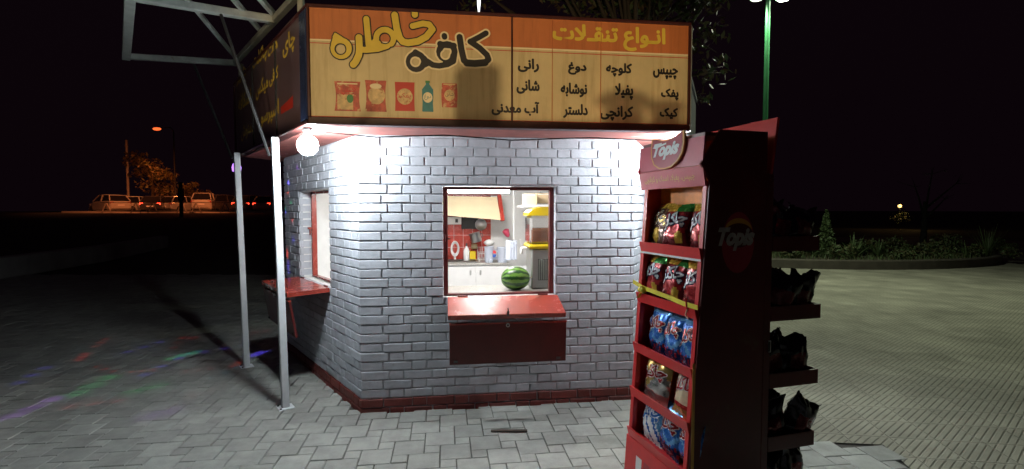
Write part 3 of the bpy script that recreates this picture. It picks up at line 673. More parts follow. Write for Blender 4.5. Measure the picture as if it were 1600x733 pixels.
u_, z_ = kin(793, 366, D + .3); mb = MB(); mb.lathe([(.01, -.05), (.03, -.03), (.045, .02), (.055, .06), (.02, .08)], Fr(KF.p(u_, D + .35, z_), (UL * .9 + V((0, 0, .43))).normalized(), NI, (V((0, 0, .9)) - UL * .43).normalized()), mat('pink_plastic', (.7, .07, .14), .4), 14)
mb.tube([KF.p(u_ - .02, D + .35, zk), KF.p(u_ - .005, D + .35, z_ - .05)], .008, M['laminate'], 6); tag(mb.build('bottle_brush'), 'pink headed cleaning brush standing upright by the dish rack', 'brush')
# pipe and boxes at the right back
mb = MB(); u_, _ = kin(803, 350, 2.9); mb.tube([KF.p(u_, 2.9, .9), KF.p(u_, 2.9, 2.13)], .014, M['plaster'], 8); tag(mb.build('pipe'), 'thin white pipe running up the back wall of the kiosk', 'pipe')
for px0, px1, py0, py1, d_, lb in ((820, 839, 303, 322, 1.9, 'small pale cardboard box high behind the juice dispenser'), (838, 866, 302, 318, 2.1, 'wide brown cardboard box behind the yellow lid')):
    a_, b_, z0_, z1_ = rect(px0, px1, py0, py1, d_); mb = MB(); mb.box(KF, (a_, d_, z0_), (b_, d_ + .2, z1_), M['hood'] if px0 == 820 else M['cardboard'], .003); mb.box(KF, (a_ + .02, d_ - .001, z1_ - .02), (b_ - .02, d_, z1_ - .012), M['plaster']); tag(mb.build('carton'), lb, 'carton')
sh = MB(); a_, b_, z0_, z1_ = rect(816, 878, 320, 323, 1.95); sh.box(KF, (a_, 1.85, z1_ - .03), (b_ + .3, 2.4, z1_ - .003), M['laminate']); tag(sh.build('wall_shelf'), 'white shelf under the cartons inside the kiosk', 'shelf')
# juice dispenser
dd = .52; uc, _ = kin(846, 440, dd); c = KF.p(uc, dd, .893); f_ = Fr(c, UL, NI)
jd = thing('juice_dispenser', 'steel juice dispenser with yellow lid and brown juice at the right of the window', 'juice dispenser', c, KA)
s_ = 1.0
mb = MB(); mb.box(f_, (-.12, -.15, 0), (.17, .15, .36), mat('dispenser_steel', (.42, .43, .42), .4, .6, var=.1), .012); mb.build('body', jd)
for i in range(9): pass
mb = MB(); mb.box(f_, (-.06, -.154, .08), (.14, -.150, .27), M['darkmetal'])
for i in range(10): mb.box(f_, (-.055 + i * .02, -.160, .085), (-.043 + i * .02, -.1545, .265), M['greysteel'])
mb.build('grille', jd)
mb = MB(); mb.box(f_, (-.145, -.165, .361), (.185, .165, .40), M['yellow'], .015); mb.build('tray', jd)
mb = MB(); mb.box(f_, (-.125, -.14, .402), (.165, .14, .545), M['juice'], .02); mb.build('juice', jd)
mb = MB(); mb.box(f_, (-.133, -.148, .401), (.173, .148, .655), M['clear'], .022); mb.build('tank', jd)
mb = MB(); prof = [(-.15, .656), (-.145, .68), (-.11, .71), (-.03, .735), (.07, .735), (.15, .71), (.185, .68), (.19, .656)]; mb.prism(prof, f_, -.155, .155, M['yellow']); mb.build('lid', jd)
mb = MB(); mb.tube([f_.p(-.145, -.05, .36), f_.p(-.19, -.05, .36), f_.p(-.195, -.05, .31)], .016, M['laminate'], 8); mb.beam(f_.p(-.19, -.05, .38), f_.p(-.21, -.05, .44), .02, .012, M['laminate']); mb.build('tap', jd)
# plastic bags hanging by the taps
mb = MB(); u_, z_ = kin(798, 392, 2.2)
for k in range(3): mb.box(KF, (u_ - .05 + k * .04, 2.3 + k * .02, z_ - .13), (u_ + .02 + k * .04, 2.32 + k * .02, z_ + .12), M['jug'], .01)
tag(mb.build('bag'), 'pale plastic carrier bag hanging between the jugs and the dispenser', 'bag')
# watermelon
M['melon'] = mat('melon', (.03, .14, .02), .3)
t = M['melon'].node_tree; N = t.nodes; Ln = t.links; b = N['Principled BSDF']
tc = N.new('ShaderNodeTexCoord'); sep = N.new('ShaderNodeSeparateXYZ'); Ln.new(tc.outputs['Object'], sep.inputs[0])
at = N.new('ShaderNodeMath'); at.operation = 'ARCTAN2'; Ln.new(sep.outputs[1], at.inputs[0]); Ln.new(sep.outputs[2], at.inputs[1])
nz = N.new('ShaderNodeTexNoise'); nz.inputs['Scale'].default_value = 26; nz.inputs['Detail'].default_value = 5; Ln.new(tc.outputs['Object'], nz.inputs['Vector'])
m1 = N.new('ShaderNodeMath'); m1.operation = 'MULTIPLY_ADD'; m1.inputs[1].default_value = 1.5; Ln.new(nz.outputs['Fac'], m1.inputs[0]); 
m0 = N.new('ShaderNodeMath'); m0.operation = 'MULTIPLY'; m0.inputs[1].default_value = 11; Ln.new(at.outputs[0], m0.inputs[0])
m1.inputs[1].default_value = 3.2; Ln.new(m0.outputs[0], m1.inputs[2])
sn = N.new('ShaderNodeMath'); sn.operation = 'SINE'; Ln.new(m1.outputs[0], sn.inputs[0])
cr = N.new('ShaderNodeValToRGB'); cr.color_ramp.elements[0].position = .42; cr.color_ramp.elements[0].color = (.012, .062, .012, 1); cr.color_ramp.elements[1].position = .62; cr.color_ramp.elements[1].color = (.16, .34, .06, 1)
mr = N.new('ShaderNodeMapRange'); mr.inputs[1].default_value = -1; Ln.new(sn.outputs[0], mr.inputs[0]); Ln.new(mr.outputs[0], cr.inputs[0]); Ln.new(cr.outputs[0], b.inputs['Base Color'])
c = KF.p(kin(805.5, 436, .36)[0], .36, .893 + .103)
wm = thing('watermelon', 'striped green watermelon lying on the counter in the front window', 'watermelon', c, KA)
mb = MB(); n1, n2 = 24, 40; vs = []; rx, ry = .128, .104
f_ = Fr(c, UL, NI)
for i in range(n1 + 1):
    th = pi * i / n1; x_ = -cos(th) * rx; r_ = sin(th) ** .92 * ry
    for k in range(n2): a_ = 2 * pi * k / n2; vs.append(f_.p(x_, r_ * cos(a_), r_ * sin(a_)))
mb.add(vs, [(i * n2 + k, i * n2 + (k + 1) % n2, (i + 1) * n2 + (k + 1) % n2, (i + 1) * n2 + k) for i in range(n1) for k in range(n2)], M['melon'], True); mb.build('rind', wm)
mb = MB(); mb.tube([f_.p(rx - .003, 0, 0), f_.p(rx + .012, 0, .004), f_.p(rx + .02, .006, .012)], .005, mat('dry_stalk', (.2, .16, .06), .8), 6); mb.build('stalk', wm)
# ------------------------------------------------------------------ snack racks, back to back
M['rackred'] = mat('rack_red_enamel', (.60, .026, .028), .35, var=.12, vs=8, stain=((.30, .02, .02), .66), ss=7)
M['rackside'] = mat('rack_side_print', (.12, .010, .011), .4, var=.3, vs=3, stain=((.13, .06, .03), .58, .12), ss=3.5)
M['headred'] = mat('rack_header_print', (.54, .05, .09), .4, var=.12, vs=5)
M['rackorange'] = mat('rack_back_print', (.85, .26, .02), .5, var=.3, vs=9, stain=((.80, .50, .05), .56), ss=6)
M['badge'] = mat('badge_red', (.42, .03, .05), .35, var=.1); M['badgegold'] = mat('badge_gold', (.72, .32, .04), .35, var=.1)
M['white'] = mat('white_print', (.80, .80, .80), .4, var=.03)
M['goldink'] = mat('gold_print', (.70, .42, .08), .45, var=.1)
M['greyprint'] = mat('dim_print', (.50, .45, .40), .5, var=.3, vs=20)
M['lipsteel'] = mat('price_rail', (.6, .6, .58), .4, .3, var=.1)
WA, SA = V((-.287, .958, 0)), V((.958, .287, 0)); WA.normalize(); SA.normalize()
N0 = V((.925, 2.45, 0)); RW = .575
RF = Fr(N0, WA, SA)                                                       # a near to far, b front to back, z up
bf = lambda z: .063 * (z - 1.4)
RZ = math.atan2(SA.y, SA.x)
rack = thing('snack_rack', 'tall red snack rack with curved header badge, facing the kiosk wall', 'snack rack', RF.p(RW / 2, .18, 0), RZ)
side_poly = [(bf(.02), .02), (bf(1.74), 1.74), (-.03, 1.82), (.075, 1.985), (.355, 1.985), (.355, .02)]
SFR = Fr(N0, SA, -WA)                                                     # seen from the viewer: a along depth, b outward, c up
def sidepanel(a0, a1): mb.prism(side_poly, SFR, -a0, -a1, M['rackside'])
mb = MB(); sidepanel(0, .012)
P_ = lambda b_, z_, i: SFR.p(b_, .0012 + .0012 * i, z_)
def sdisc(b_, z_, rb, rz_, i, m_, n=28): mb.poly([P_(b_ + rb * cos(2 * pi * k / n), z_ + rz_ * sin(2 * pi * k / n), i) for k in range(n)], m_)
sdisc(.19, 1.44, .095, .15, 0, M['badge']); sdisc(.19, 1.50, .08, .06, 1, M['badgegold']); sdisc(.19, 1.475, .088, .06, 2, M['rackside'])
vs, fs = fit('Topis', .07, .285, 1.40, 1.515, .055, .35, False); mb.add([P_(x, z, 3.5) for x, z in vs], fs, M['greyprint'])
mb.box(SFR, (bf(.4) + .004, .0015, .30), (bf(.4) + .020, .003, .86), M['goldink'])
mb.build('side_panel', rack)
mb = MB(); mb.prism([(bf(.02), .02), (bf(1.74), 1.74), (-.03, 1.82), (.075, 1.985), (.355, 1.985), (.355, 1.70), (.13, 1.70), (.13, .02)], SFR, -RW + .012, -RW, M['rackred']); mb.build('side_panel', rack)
mb = MB()
for a0 in (.0125, RW - .0405):
    mb.add([RF.p(a_, bf(z_) + b_, z_) for z_ in (.02, 1.74) for a_, b_ in ((a0, -.006), (a0 + .028, -.006), (a0 + .028, .02), (a0, .02))], [(0, 1, 2, 3), (7, 6, 5, 4), (0, 4, 5, 1), (1, 5, 6, 2), (2, 6, 7, 3), (3, 7, 4, 0)], M['rackred'])
mb.build('front_frame', rack)
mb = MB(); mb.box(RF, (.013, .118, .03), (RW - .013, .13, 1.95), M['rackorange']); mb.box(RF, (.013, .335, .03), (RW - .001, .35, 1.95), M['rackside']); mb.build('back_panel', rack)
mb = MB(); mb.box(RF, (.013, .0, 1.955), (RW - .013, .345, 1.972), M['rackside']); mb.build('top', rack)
LIPS = [1.416, 1.122, .83, .568, .33]
for i, z in enumerate(LIPS):
    mb = MB(); b0 = bf(z); mb.box(RF, (.014, b0 + .004, z - .052), (RW - .014, .117, z - .044), M['rackred'])
    mb.add([RF.p(a_, b_, z_) for z_, e in ((z - .055, 0), (z, -.012)) for a_, b_ in ((.014, b0 - .012 + e), (RW - .014, b0 - .012 + e), (RW - .014, b0 + e), (.014, b0 + e))], [(3, 2, 1, 0), (4, 5, 6, 7), (0, 1, 5, 4), (1, 2, 6, 5), (2, 3, 7, 6), (3, 0, 4, 7)], M['rackred'])
    if i == 0: mb.box(RF, (.014, b0 - .013, z - .066), (RW - .014, b0 - .004, z - .0555), M['lipsteel'])
    mb.build('shelf', rack)
mb = MB(); mb.add([RF.p(a_, bf(z_) + b_, z_) for z_ in (.02, .275) for a_, b_ in ((.0, -.012), (RW, -.012), (RW, .01), (.0, .01))], [(3, 2, 1, 0), (4, 5, 6, 7), (0, 1, 5, 4), (1, 2, 6, 5), (2, 3, 7, 6), (3, 0, 4, 7)], M['rackred'])
for i, (x_, m_) in enumerate(((.12, 'white'), (.2, 'badge'), (.28, 'white'), (.36, 'badge'))): mb.add([RF.p(RW - x_ - a_, bf(z_) - .0135, z_) for a_, z_ in ((0, .12), (.06, .12), (.06, .2), (0, .2))], [(0, 1, 2, 3)], M[m_])
mb.build('plinth', rack)
# header
def hp(a_, t_, o=0): return RF.p(a_, -.022 + .010 * t_ - o, 1.815 + .150 * t_)      # slanted upper board
mb = MB(); mb.add([hp(.0, 0), hp(RW, 0), hp(RW, .92), hp(.0, .92), hp(0, 0, -.01), hp(RW, 0, -.01), hp(RW, .92, -.01), hp(0, .92, -.01)], [(0, 1, 2, 3), (7, 6, 5, 4), (0, 4, 5, 1), (1, 5, 6, 2), (2, 6, 7, 3), (3, 7, 4, 0)], M['headred'])
def lp(a_, t_, o=0): return RF.p(a_, -.004 - .016 * t_ - o, 1.715 + .098 * t_)                     # lower strip
mb.add([lp(.0, 0), lp(RW, 0), lp(RW, 1), lp(.0, 1), lp(0, 0, -.01), lp(RW, 0, -.01), lp(RW, 1, -.01), lp(0, 1, -.01)], [(0, 1, 2, 3), (7, 6, 5, 4), (0, 4, 5, 1), (1, 5, 6, 2), (2, 6, 7, 3), (3, 7, 4, 0)], mat('rack_header_strip', (.55, .05, .075), .4, var=.1))
vs, fs = fit('چیپس، پفیلا، اسنک و کرانچی', .05, RW - .07, .28, .72, .015); mb.add([lp(RW - x, z, .0015) for x, z in vs], fs, M['goldink'])
mb.build('header', rack)
bp = [(-.50, .46), (-.36, .44), (-.2, .37), (0, .34), (.2, .37), (.36, .46), (.50, .52), (.53, .2), (.49, -.1), (.38, -.32), (.2, -.46), (0, -.5), (-.2, -.47), (-.38, -.34), (-.49, -.1), (-.52, .2)]
def badge(sc, o): return [hp(RW / 2 + .0 - x * .29 * sc, .60 + z * 1.22 * sc, o) for x, z in bp]
mb = MB(); n = len(bp); o1, o2 = badge(1, .004), badge(1, .016); mb.add(o1 + o2, [list(range(n))[::-1], list(range(n, 2 * n))] + [(i, (i + 1) % n, n + (i + 1) % n, n + i) for i in range(n)], M['badgegold'])
mb.poly(badge(.92, .0175), M['badge'])
vs, fs = fit('Topis', -.118, .118, .33, .95, .055, .35, False); mb.add([hp(RW / 2 - x, z, .019) for x, z in vs], fs, M['white'])
q1 = hp(RW / 2 + .11, .9, .019); mb.add([hp(RW / 2 - x, z, .0192) for x, z in ((-.13, .83), (.0, .93), (.0, .87), (-.10, .77))], [(0, 1, 2, 3)], M['white'])
mb.build('badge', rack)

# second rack, facing away
rack2 = thing('snack_rack', 'dark red snack rack with open trays, facing away behind the taller rack', 'snack rack', RF.p(RW / 2, .55, 0), RZ + pi)
mb = MB()
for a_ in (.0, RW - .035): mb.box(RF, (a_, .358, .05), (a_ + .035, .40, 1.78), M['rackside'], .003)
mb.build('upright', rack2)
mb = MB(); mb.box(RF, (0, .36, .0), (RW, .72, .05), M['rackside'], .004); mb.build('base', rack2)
mb = MB(); hb = [(.372, 1.74), (.384, 1.735), (.425, 2.055), (.412, 2.06)]; mb.prism(hb, SFR, .0, -RW, M['rackred']); mb.build('header', rack2)
TR = [1.39, 1.035, .69, .36, .10]
for i, z in enumerate(TR):
    mb = MB(); e_ = (.70, .72, .715, .70, .69)[i]
    mb.box(RF, (0, .402, z), (RW, e_, z + .006), M['rackside']); mb.box(RF, (0, e_ - .006, z + .0065), (RW, e_, z + .075), M['rackside'])
    for a_ in (0, RW - .008): mb.box(RF, (a_, .402, z + .0065), (a_ + .008, e_ - .007, z + .075), M['rackside'])
    mb.build('tray', rack2)
mb = MB(); mb.box(SFR, (.386, .001, .88), (.40, .006, .94), M['lipsteel']); mb.box(SFR, (.386, .0008, .885), (.394, .0075, .935), M['black']); mb.build('clip', rack2)

# ------------------------------------------------------------------ snack bags
def foil(name, col, rough=.25, metal=.35, var=.15): return mat(name, col, rough, metal, var=var, vs=30)
FO = dict(red=foil('foil_red', (.36, .018, .022)), wine=foil('foil_wine', (.13, .012, .016)), brown=foil('foil_brown', (.11, .055, .035)), yel=foil('foil_yellow', (.60, .38, .05)),
          grn=foil('foil_green', (.04, .26, .05)), blue=foil('foil_blue', (.02, .14, .50)), sky=foil('foil_sky', (.16, .42, .75)), navy=foil('foil_navy', (.012, .025, .10)),
          gold=foil('foil_gold', (.66, .44, .14), .22, .7), silver=foil('foil_silver', (.66, .64, .62), .2, .85), cream=foil('foil_cream', (.75, .62, .42), .3, .1), dark=foil('foil_dark', (.045, .042, .05), .16, .9), white=foil('foil_white', (.78, .78, .78), .35, 0))
def sty_red(u, v):
    if v > .84: return 'yel' if u < .55 else 'grn'
    if v < .16: return 'wine'
    if (u - .72) ** 2 + (v - .28) ** 2 < .016: return 'yel'
    return 'red' if (u - .5) ** 2 / .2 + (v - .58) ** 2 / .10 < 1 else 'wine'
def sty_brown(u, v):
    if v > .86: return 'yel'
    if (u - .5) ** 2 + (v - .3) ** 2 < .03: return 'yel'
    return 'brown'
def sty_blue(u, v):
    if v > .86: return 'sky'
    if v < .30 and (u * 7 + v * 3) % 1 < .28: return 'red'
    if abs(v - .42 - .12 * sin(u * 7)) < .05: return 'sky'
    return 'blue' if v > .25 else 'navy'
def sty_gold(u, v):
    if v > .78: return 'gold'
    return 'silver' if v < .5 - .2 * sin(u * 6) else 'gold'
def sty_cream(u, v): return 'cream' if v > .28 else ('red' if v > .22 else 'gold')
def sty_white(u, v):
    if u + v > 1.25: return 'sky'
    return 'white' if (u * 5 + v * 4) % 1.7 > .5 else 'blue'
def sty_dark(u, v): return 'wine' if .3 < v < .62 and .2 < u < .8 else 'dark'
STY = dict(red=(sty_red, 'white'), brown=(sty_brown, 'gold'), blue=(sty_blue, 'red'), gold=(sty_gold, 'red'), cream=(sty_cream, 'red'), white=(sty_white, 'blue'), dark=(sty_dark, 'silver'))
_bags = {}
def bag_mesh(style, seed, w_=.205, h_=.265, t_=.08, text='چاکلز'):
    key = (style, seed, w_, h_)
    if key in _bags: return _bags[key]
    nx, nz = 18, 24; fn, ink = STY[style]; mb = MB(); rg = random.Random(seed)
    sh = [rg.uniform(-1, 1) for _ in range(6)]
    def T(u, v):
        x, z = 2 * u - 1, 2 * v - 1
        return t_ * max(0, 1 - abs(x) ** 2.4) ** .75 * max(0, 1 - abs(z / .93) ** 3) ** .8 * .5
    def wr(u, v, k): return noise.noise(V((u * 4.5 + seed * 3.1, v * 5 + k * 7, seed))) * .010 + abs(noise.noise(V((u * 10 + k, v * 11, seed * 2.0)))) * .007
    def pt(u, v, k):
        th = T(u, v); s_ = -1 if k == 0 else 1
        edge = 1 - .06 * sin(pi * v) + .012 * sh[0] * sin(6 * v + sh[1])
        x = (u - .5) * w_ * edge; z = v * h_ + .010 * sh[2] * sin(2.5 * u + sh[3]) * v + (.014 * sh[4] * (u - .5) if v > .9 else 0)
        amp = min(1, th / .012)
        y = s_ * (th + wr(u, v, k) * amp) + .010 * sh[5] * (v - .5) + (.004 * sin(u * 40 + seed) if v > .955 or v < .045 else 0)
        if style == 'dark':
            e_ = noise.noise_vector(V((u * 2.2 + seed, v * 2.2, seed * 1.7 + k * .02))) * (.034 * v); x += e_.x; z += e_.z + .02 * noise.noise(V((u * 6, seed, 0))) * v; y += e_.y
        return V((x, y, z))
    for k in (0, 1):
        vs = [pt(i / nx, j / nz, k) for j in range(nz + 1) for i in range(nx + 1)]
        for j in range(nz):
            for i in range(nx):
                q = [j * (nx + 1) + i, j * (nx + 1) + i + 1, (j + 1) * (nx + 1) + i + 1, (j + 1) * (nx + 1) + i]
                if k: q = q[::-1]
                mb.f.append([len(mb.v) + a_ for a_ in q]); mb.mi.append(mb.m(FO[fn((i + .5) / nx, (j + .5) / nz)])); mb.sm.append(True)
        mb.v += vs
    if style != 'dark':
        for (tx, c0, c1, d0, d1, off) in ((text, .10, .90, .46, .80, .0026), (text, .10, .90, .46, .80, .0036)):
            vs, fs = fit(tx, c0, c1, d0, d1, 0, 0, True, .16); fat = .034 if off < .003 else .013
            for k_ in range(8): mb.add([pt(u + fat * cos(k_ * pi / 4), v + fat * .75 * sin(k_ * pi / 4), 0) + V((0, -off - k_ * .00006, 0)) for u, v in vs], fs, FO['navy' if ink == 'white' else 'white'] if off < .003 else FO[ink])
    me = mb; o = mb.build('chips_bag'); _bags[key] = o.data; COL.objects.unlink(o); d = o.data; bpy.data.objects.remove(o); return d
def bag(style, seed, P, rz, lean, label, group, roll=0, **kw):
    o = bpy.data.objects.new('chips_bag', bag_mesh(style, seed, **kw)); COL.objects.link(o)
    o.location = P; o.rotation_euler = (lean, roll, rz); return tag(o, label, 'chips bag', group)
G1 = 'snack bags on the shelves of the tall rack'
rzL = RZ - pi / 2
ORD = ['top', 'second', 'third', 'fourth', 'lowest']
POS = ['far end', 'middle', 'near end']
WORD = dict(red='red chips bag with white lettering', brown='dark brown chips bag', blue='blue chips bag with red lettering', gold='crumpled gold and silver chips bag', cream='cream chips bag with red lettering', white='white and blue chips bag')
PLAN = [[('brown', .475, .14, 1), ('red', .30, .10, 2), ('red', .105, .13, 3)], [('red', .475, .09, 4), ('red', .295, .07, 5), ('red', .10, .08, 6)],
        [('blue', .43, .13, 7), ('blue', .27, .08, 8), ('blue', .11, .10, 9)], [('gold', .40, .07, 10), ('cream', .15, .10, 11)], [('white', .42, .06, 12), ('blue', .25, .05, 13), ('blue', .10, .08, 14)]]
for i, row in enumerate(PLAN):
    for (st, a_, db, sd) in row:
        z = LIPS[i] - .043; rg = random.Random(sd)
        where = POS[0 if a_ > .38 else 1 if a_ > .2 else 2]
        kw = dict(w_=.23, h_=.25, t_=.09) if st == 'gold' else {}
        bag(st, sd, RF.p(a_, bf(z) * .7 + .042 + (db - .09) * .25, z), rzL + rg.uniform(-.2, .2), -.10 - rg.uniform(0, .10), f'{WORD[st]} at the {where} of the {ORD[i]} shelf', G1, rg.uniform(-.08, .08), **kw)
# a second row behind, just its tops showing
G2 = 'dark snack bags in the trays facing away'
for i, z in enumerate(TR):
    for j, (a_, b_) in enumerate(((.07, .615), (.075, .49), (.17, .56), (.31, .62), (.48, .62))):
        rg = random.Random(100 + i * 7 + j)
        where = ('near front corner', 'near back corner', 'second place', 'centre', 'far end')[j]
        bag('dark', 20 + (i * 5 + j) % 7, RF.p(a_, b_, z + .007), RZ + pi / 2 + rg.uniform(-.25, .25) + (-1.35, -1.7, -1.15, 0, 0)[j], (.05, -.05, .02, -.05, -.05)[j] + rg.uniform(-.12, .12), f'dark foil snack bag in the {where} of the {ORD[i]} tray', G2, rg.uniform(-.28, .28) + (.45 if (i, j) == (3, 0) else 0), w_=.20, h_=.235, t_=.09)
# yellow ribbon tied across the second shelf
M['ribbon'] = mat('yellow_ribbon', (.72, .62, .05), .4, var=.12, vs=30)
z = LIPS[1]; pts = [RF.p(a_, bf(z) - .024 - .004 * sin(a_ * 20), z + c_) for a_, c_ in ((RW + .02, .055), (.48, .035), (.36, .03), (.22, .02), (.10, .012), (-.01, .01))]
mb = MB()
for i in range(5):
    d = (pts[i + 1] - pts[i]); n_ = V((0, 0, 1)); mb.add([pts[i] - n_ * .012, pts[i + 1] - n_ * .012, pts[i + 1] + n_ * .012, pts[i] + n_ * .012, pts[i] - n_ * .012 - SA * .002, pts[i + 1] - n_ * .012 - SA * .002, pts[i + 1] + n_ * .012 - SA * .002, pts[i] + n_ * .012 - SA * .002], [(3, 2, 1, 0), (4, 5, 6, 7), (0, 1, 5, 4), (2, 3, 7, 6)], M['ribbon'])
kn = pts[1] + V((0, 0, -.012)) - SA * .008
for a_ in range(3): mb.lathe([(.0, -.02), (.016, -.012), (.02, 0), (.014, .014), (0, .02)], Fr(kn + WA * (.012 * (a_ - 1)) + V((0, 0, .006 * (a_ % 2))), WA, SA), M['ribbon'], 10)
mb.beam(kn, kn + V((0, 0, -.05)) + WA * .03 - SA * .005, .02, .002, M['ribbon'])
tag(mb.build('ribbon'), 'yellow ribbon tied with a knot across the second shelf of the snack rack', 'ribbon')
mb = MB(); k0 = RF.p(.07, bf(z) - .026, z - .012)
mb.tube([k0, k0 + V((0, 0, .02)) - SA * .004, k0 + V((0, 0, .05)) + WA * .01], .004, M['rackred'], 6); mb.tube([k0, k0 + V((0, 0, -.03)) + WA * .012, k0 + V((0, 0, -.045)) - WA * .01], .004, FO['cream'], 6)
tag(mb.build('cord_knot'), 'short knotted cord on the shelf lip under the ribbon', 'cord')
# ------------------------------------------------------------------ ground
mb = MB(); mb.poly([V((-500, -300, -.035)), V((500, -300, -.035)), V((500, 700, -.035)), V((-500, 700, -.035))], M['asphalt']); tag(mb.build('ground'), kind='structure')
APC = V((2.54, 3.43, 0))
def in_apron(x, y):
    if x < 1.35: return True
    return y < 3.43 + .1 * (2.54 - x) and x < 2.54 - (3.43 - y) * .2
def in_hex(x, y):
    p = V((x, y, 0)) - CEN
    return all(p.dot(side(k).ey) < L * math.sqrt(3) / 2 - .05 for k in range(6))
PX0, PX1, PY0, PY1 = -14.0, 2.7, 1.2, 12.5
mb = MB(); mb.poly([V((PX0, PY0, -.014)), V((2.09, PY0, -.014)), V((2.54, 3.43, -.014)), V((1.35, 3.55, -.014)), V((1.35, PY1, -.014)), V((PX0, PY1, -.014))], M['joint']); tag(mb.build('paving_bed'), kind='structure')
rg = random.Random(11); mb = MB(); ta, tb_ = .205, .105; g = .0025
for i in range(-90, 130):
    for j in range(-130, 90):
        ox, oy = i * ta + j * tb_, i * tb_ - j * ta
        P = V((-.3, 5, 0)) + UL * ox + NI * oy
        if not (PX0 < P.x < PX1 and PY0 < P.y < PY1): continue
        for (x0, y0, s_) in ((0, 0, ta), (ta, 0, tb_)):
            c = P + UL * (x0 + s_ / 2) + NI * (y0 + s_ / 2)
            if not in_apron(c.x + .04, c.y + .02) or in_hex(c.x, c.y): continue
            if P.y > 9 and s_ == tb_ and False: continue
            rad = V((c.x, c.y - 3, 0)).length
            a_ = rg.uniform(-.006, .006); z_ = rg.uniform(-.0022, .0022); tx, ty = rg.uniform(-.010, .010), rg.uniform(-.010, .010)
            h = s_ / 2 - g + rg.uniform(-.001, .001); hb = h - .0035; vs = []
            for (hh, zz) in ((h, -.014), (h, -.0042), (hb, 0)):
                for sx, sy in ((-1, -1), (1, -1), (1, 1), (-1, 1)):
                    u_, v_ = sx * hh, sy * hh; u2, v2 = u_ * cos(a_) - v_ * sin(a_), u_ * sin(a_) + v_ * cos(a_)
                    q = c + UL * u2 + NI * v2; vs.append(V((q.x, q.y, zz + (z_ + tx * u_ + ty * v_ if zz > -.01 else 0))))
            mb.add(vs, [(8, 9, 10, 11)] + [(r + k, r + (k + 1) % 4, r + 4 + (k + 1) % 4, r + 4 + k) for r in (0, 4) for k in range(4)], M['paver'])
tag(mb.build('pavement'), kind='structure')

# grooved tiles of the open square on the right
m = bpy.data.materials.new('grooved_tiles'); m.use_nodes = True; t = m.node_tree; N = t.nodes; Ln = t.links; b = N['Principled BSDF']; b.inputs['Roughness'].default_value = .85
tc = N.new('ShaderNodeTexCoord')
def dotn(v, k):
    d = N.new('ShaderNodeVectorMath'); d.operation = 'DOT_PRODUCT'; d.inputs[1].default_value = (v[0] / k, v[1] / k, 0); Ln.new(tc.outputs['Object'], d.inputs[0])
    f = N.new('ShaderNodeMath'); f.operation = 'FRACT'; Ln.new(d.outputs['Value'], f.inputs[0]); return f.outputs[0], d.outputs['Value']
def rng_(src, a_, b_, c_=0., d_=1.):
    r = N.new('ShaderNodeMapRange'); r.inputs[1].default_value = a_; r.inputs[2].default_value = b_; r.inputs[3].default_value = c_; r.inputs[4].default_value = d_; Ln.new(src, r.inputs[0]); return r.outputs[0]
def mth(op, a_, b_):
    q = N.new('ShaderNodeMath'); q.operation = op
    for i, s_ in enumerate((a_, b_)):
        if isinstance(s_, (int, float)): q.inputs[i].default_value = s_
        else: Ln.new(s_, q.inputs[i])
    return q.outputs[0]
g1, _ = dotn((.634, -.773), .042); e1, E1 = dotn((-.989, .15), .30); e2, E2 = dotn((.15, .989), .30)
groove = mth('MULTIPLY', rng_(g1, .0, .14), rng_(g1, 1.0, .80))
band = mth('MULTIPLY', mth('MULTIPLY', rng_(e2, .04, .10, 0, 1), rng_(e2, .97, .91, 0, 1)), mth('MULTIPLY', rng_(e1, .02, .05, 0, 1), rng_(e1, .99, .96, 0, 1)))
inv = mth('SUBTRACT', 1, groove); cut = mth('MULTIPLY', inv, band)                                        # grooves stop short of the tile edge
seam = mth('MULTIPLY', rng_(e2, .0, .02), mth('MULTIPLY', rng_(e2, 1., .98), mth('MULTIPLY', rng_(e1, .0, .015), rng_(e1, 1., .985))))
hgt = mth('MULTIPLY', mth('SUBTRACT', 1, cut), seam)
nz = N.new('ShaderNodeTexNoise'); nz.inputs['Scale'].default_value = 1.1; nz.inputs['Detail'].default_value = 9; nz.inputs['Roughness'].default_value = .65; Ln.new(tc.outputs['Object'], nz.inputs['Vector'])
wn = N.new('ShaderNodeTexWhiteNoise'); wn.noise_dimensions = '2D'; cb = N.new('ShaderNodeCombineXYZ'); fl1, fl2 = N.new('ShaderNodeMath'), N.new('ShaderNodeMath')
fl1.operation = fl2.operation = 'FLOOR'; Ln.new(E1, fl1.inputs[0]); Ln.new(E2, fl2.inputs[0]); Ln.new(fl1.outputs[0], cb.inputs[0]); Ln.new(fl2.outputs[0], cb.inputs[1]); Ln.new(cb.outputs[0], wn.inputs['Vector'])
tone = mth('MULTIPLY', mth('MULTIPLY', rng_(nz.outputs['Fac'], .32, .68, .62, 1.25), rng_(wn.outputs['Value'], 0, 1, .9, 1.1)), rng_(hgt, 0, 1, .55, 1))
sc = N.new('ShaderNodeVectorMath'); sc.operation = 'SCALE'; sc.inputs[0].default_value = (.31, .298, .235); Ln.new(tone, sc.inputs['Scale']); Ln.new(sc.outputs[0], b.inputs['Base Color'])
bp_ = N.new('ShaderNodeBump'); bp_.inputs['Strength'].default_value = .8; bp_.inputs['Distance'].default_value = .006; Ln.new(hgt, bp_.inputs['Height']); Ln.new(bp_.outputs[0], b.inputs['Normal'])
mb = MB(); mb.poly([V((2.09, PY0, -.004)), V((26, PY0, -.004)), V((26, 30, -.004)), V((1.35, 30, -.004)), V((1.35, 3.55, -.004)), V((2.54, 3.43, -.004))], m); tag(mb.build('square_paving'), kind='structure')

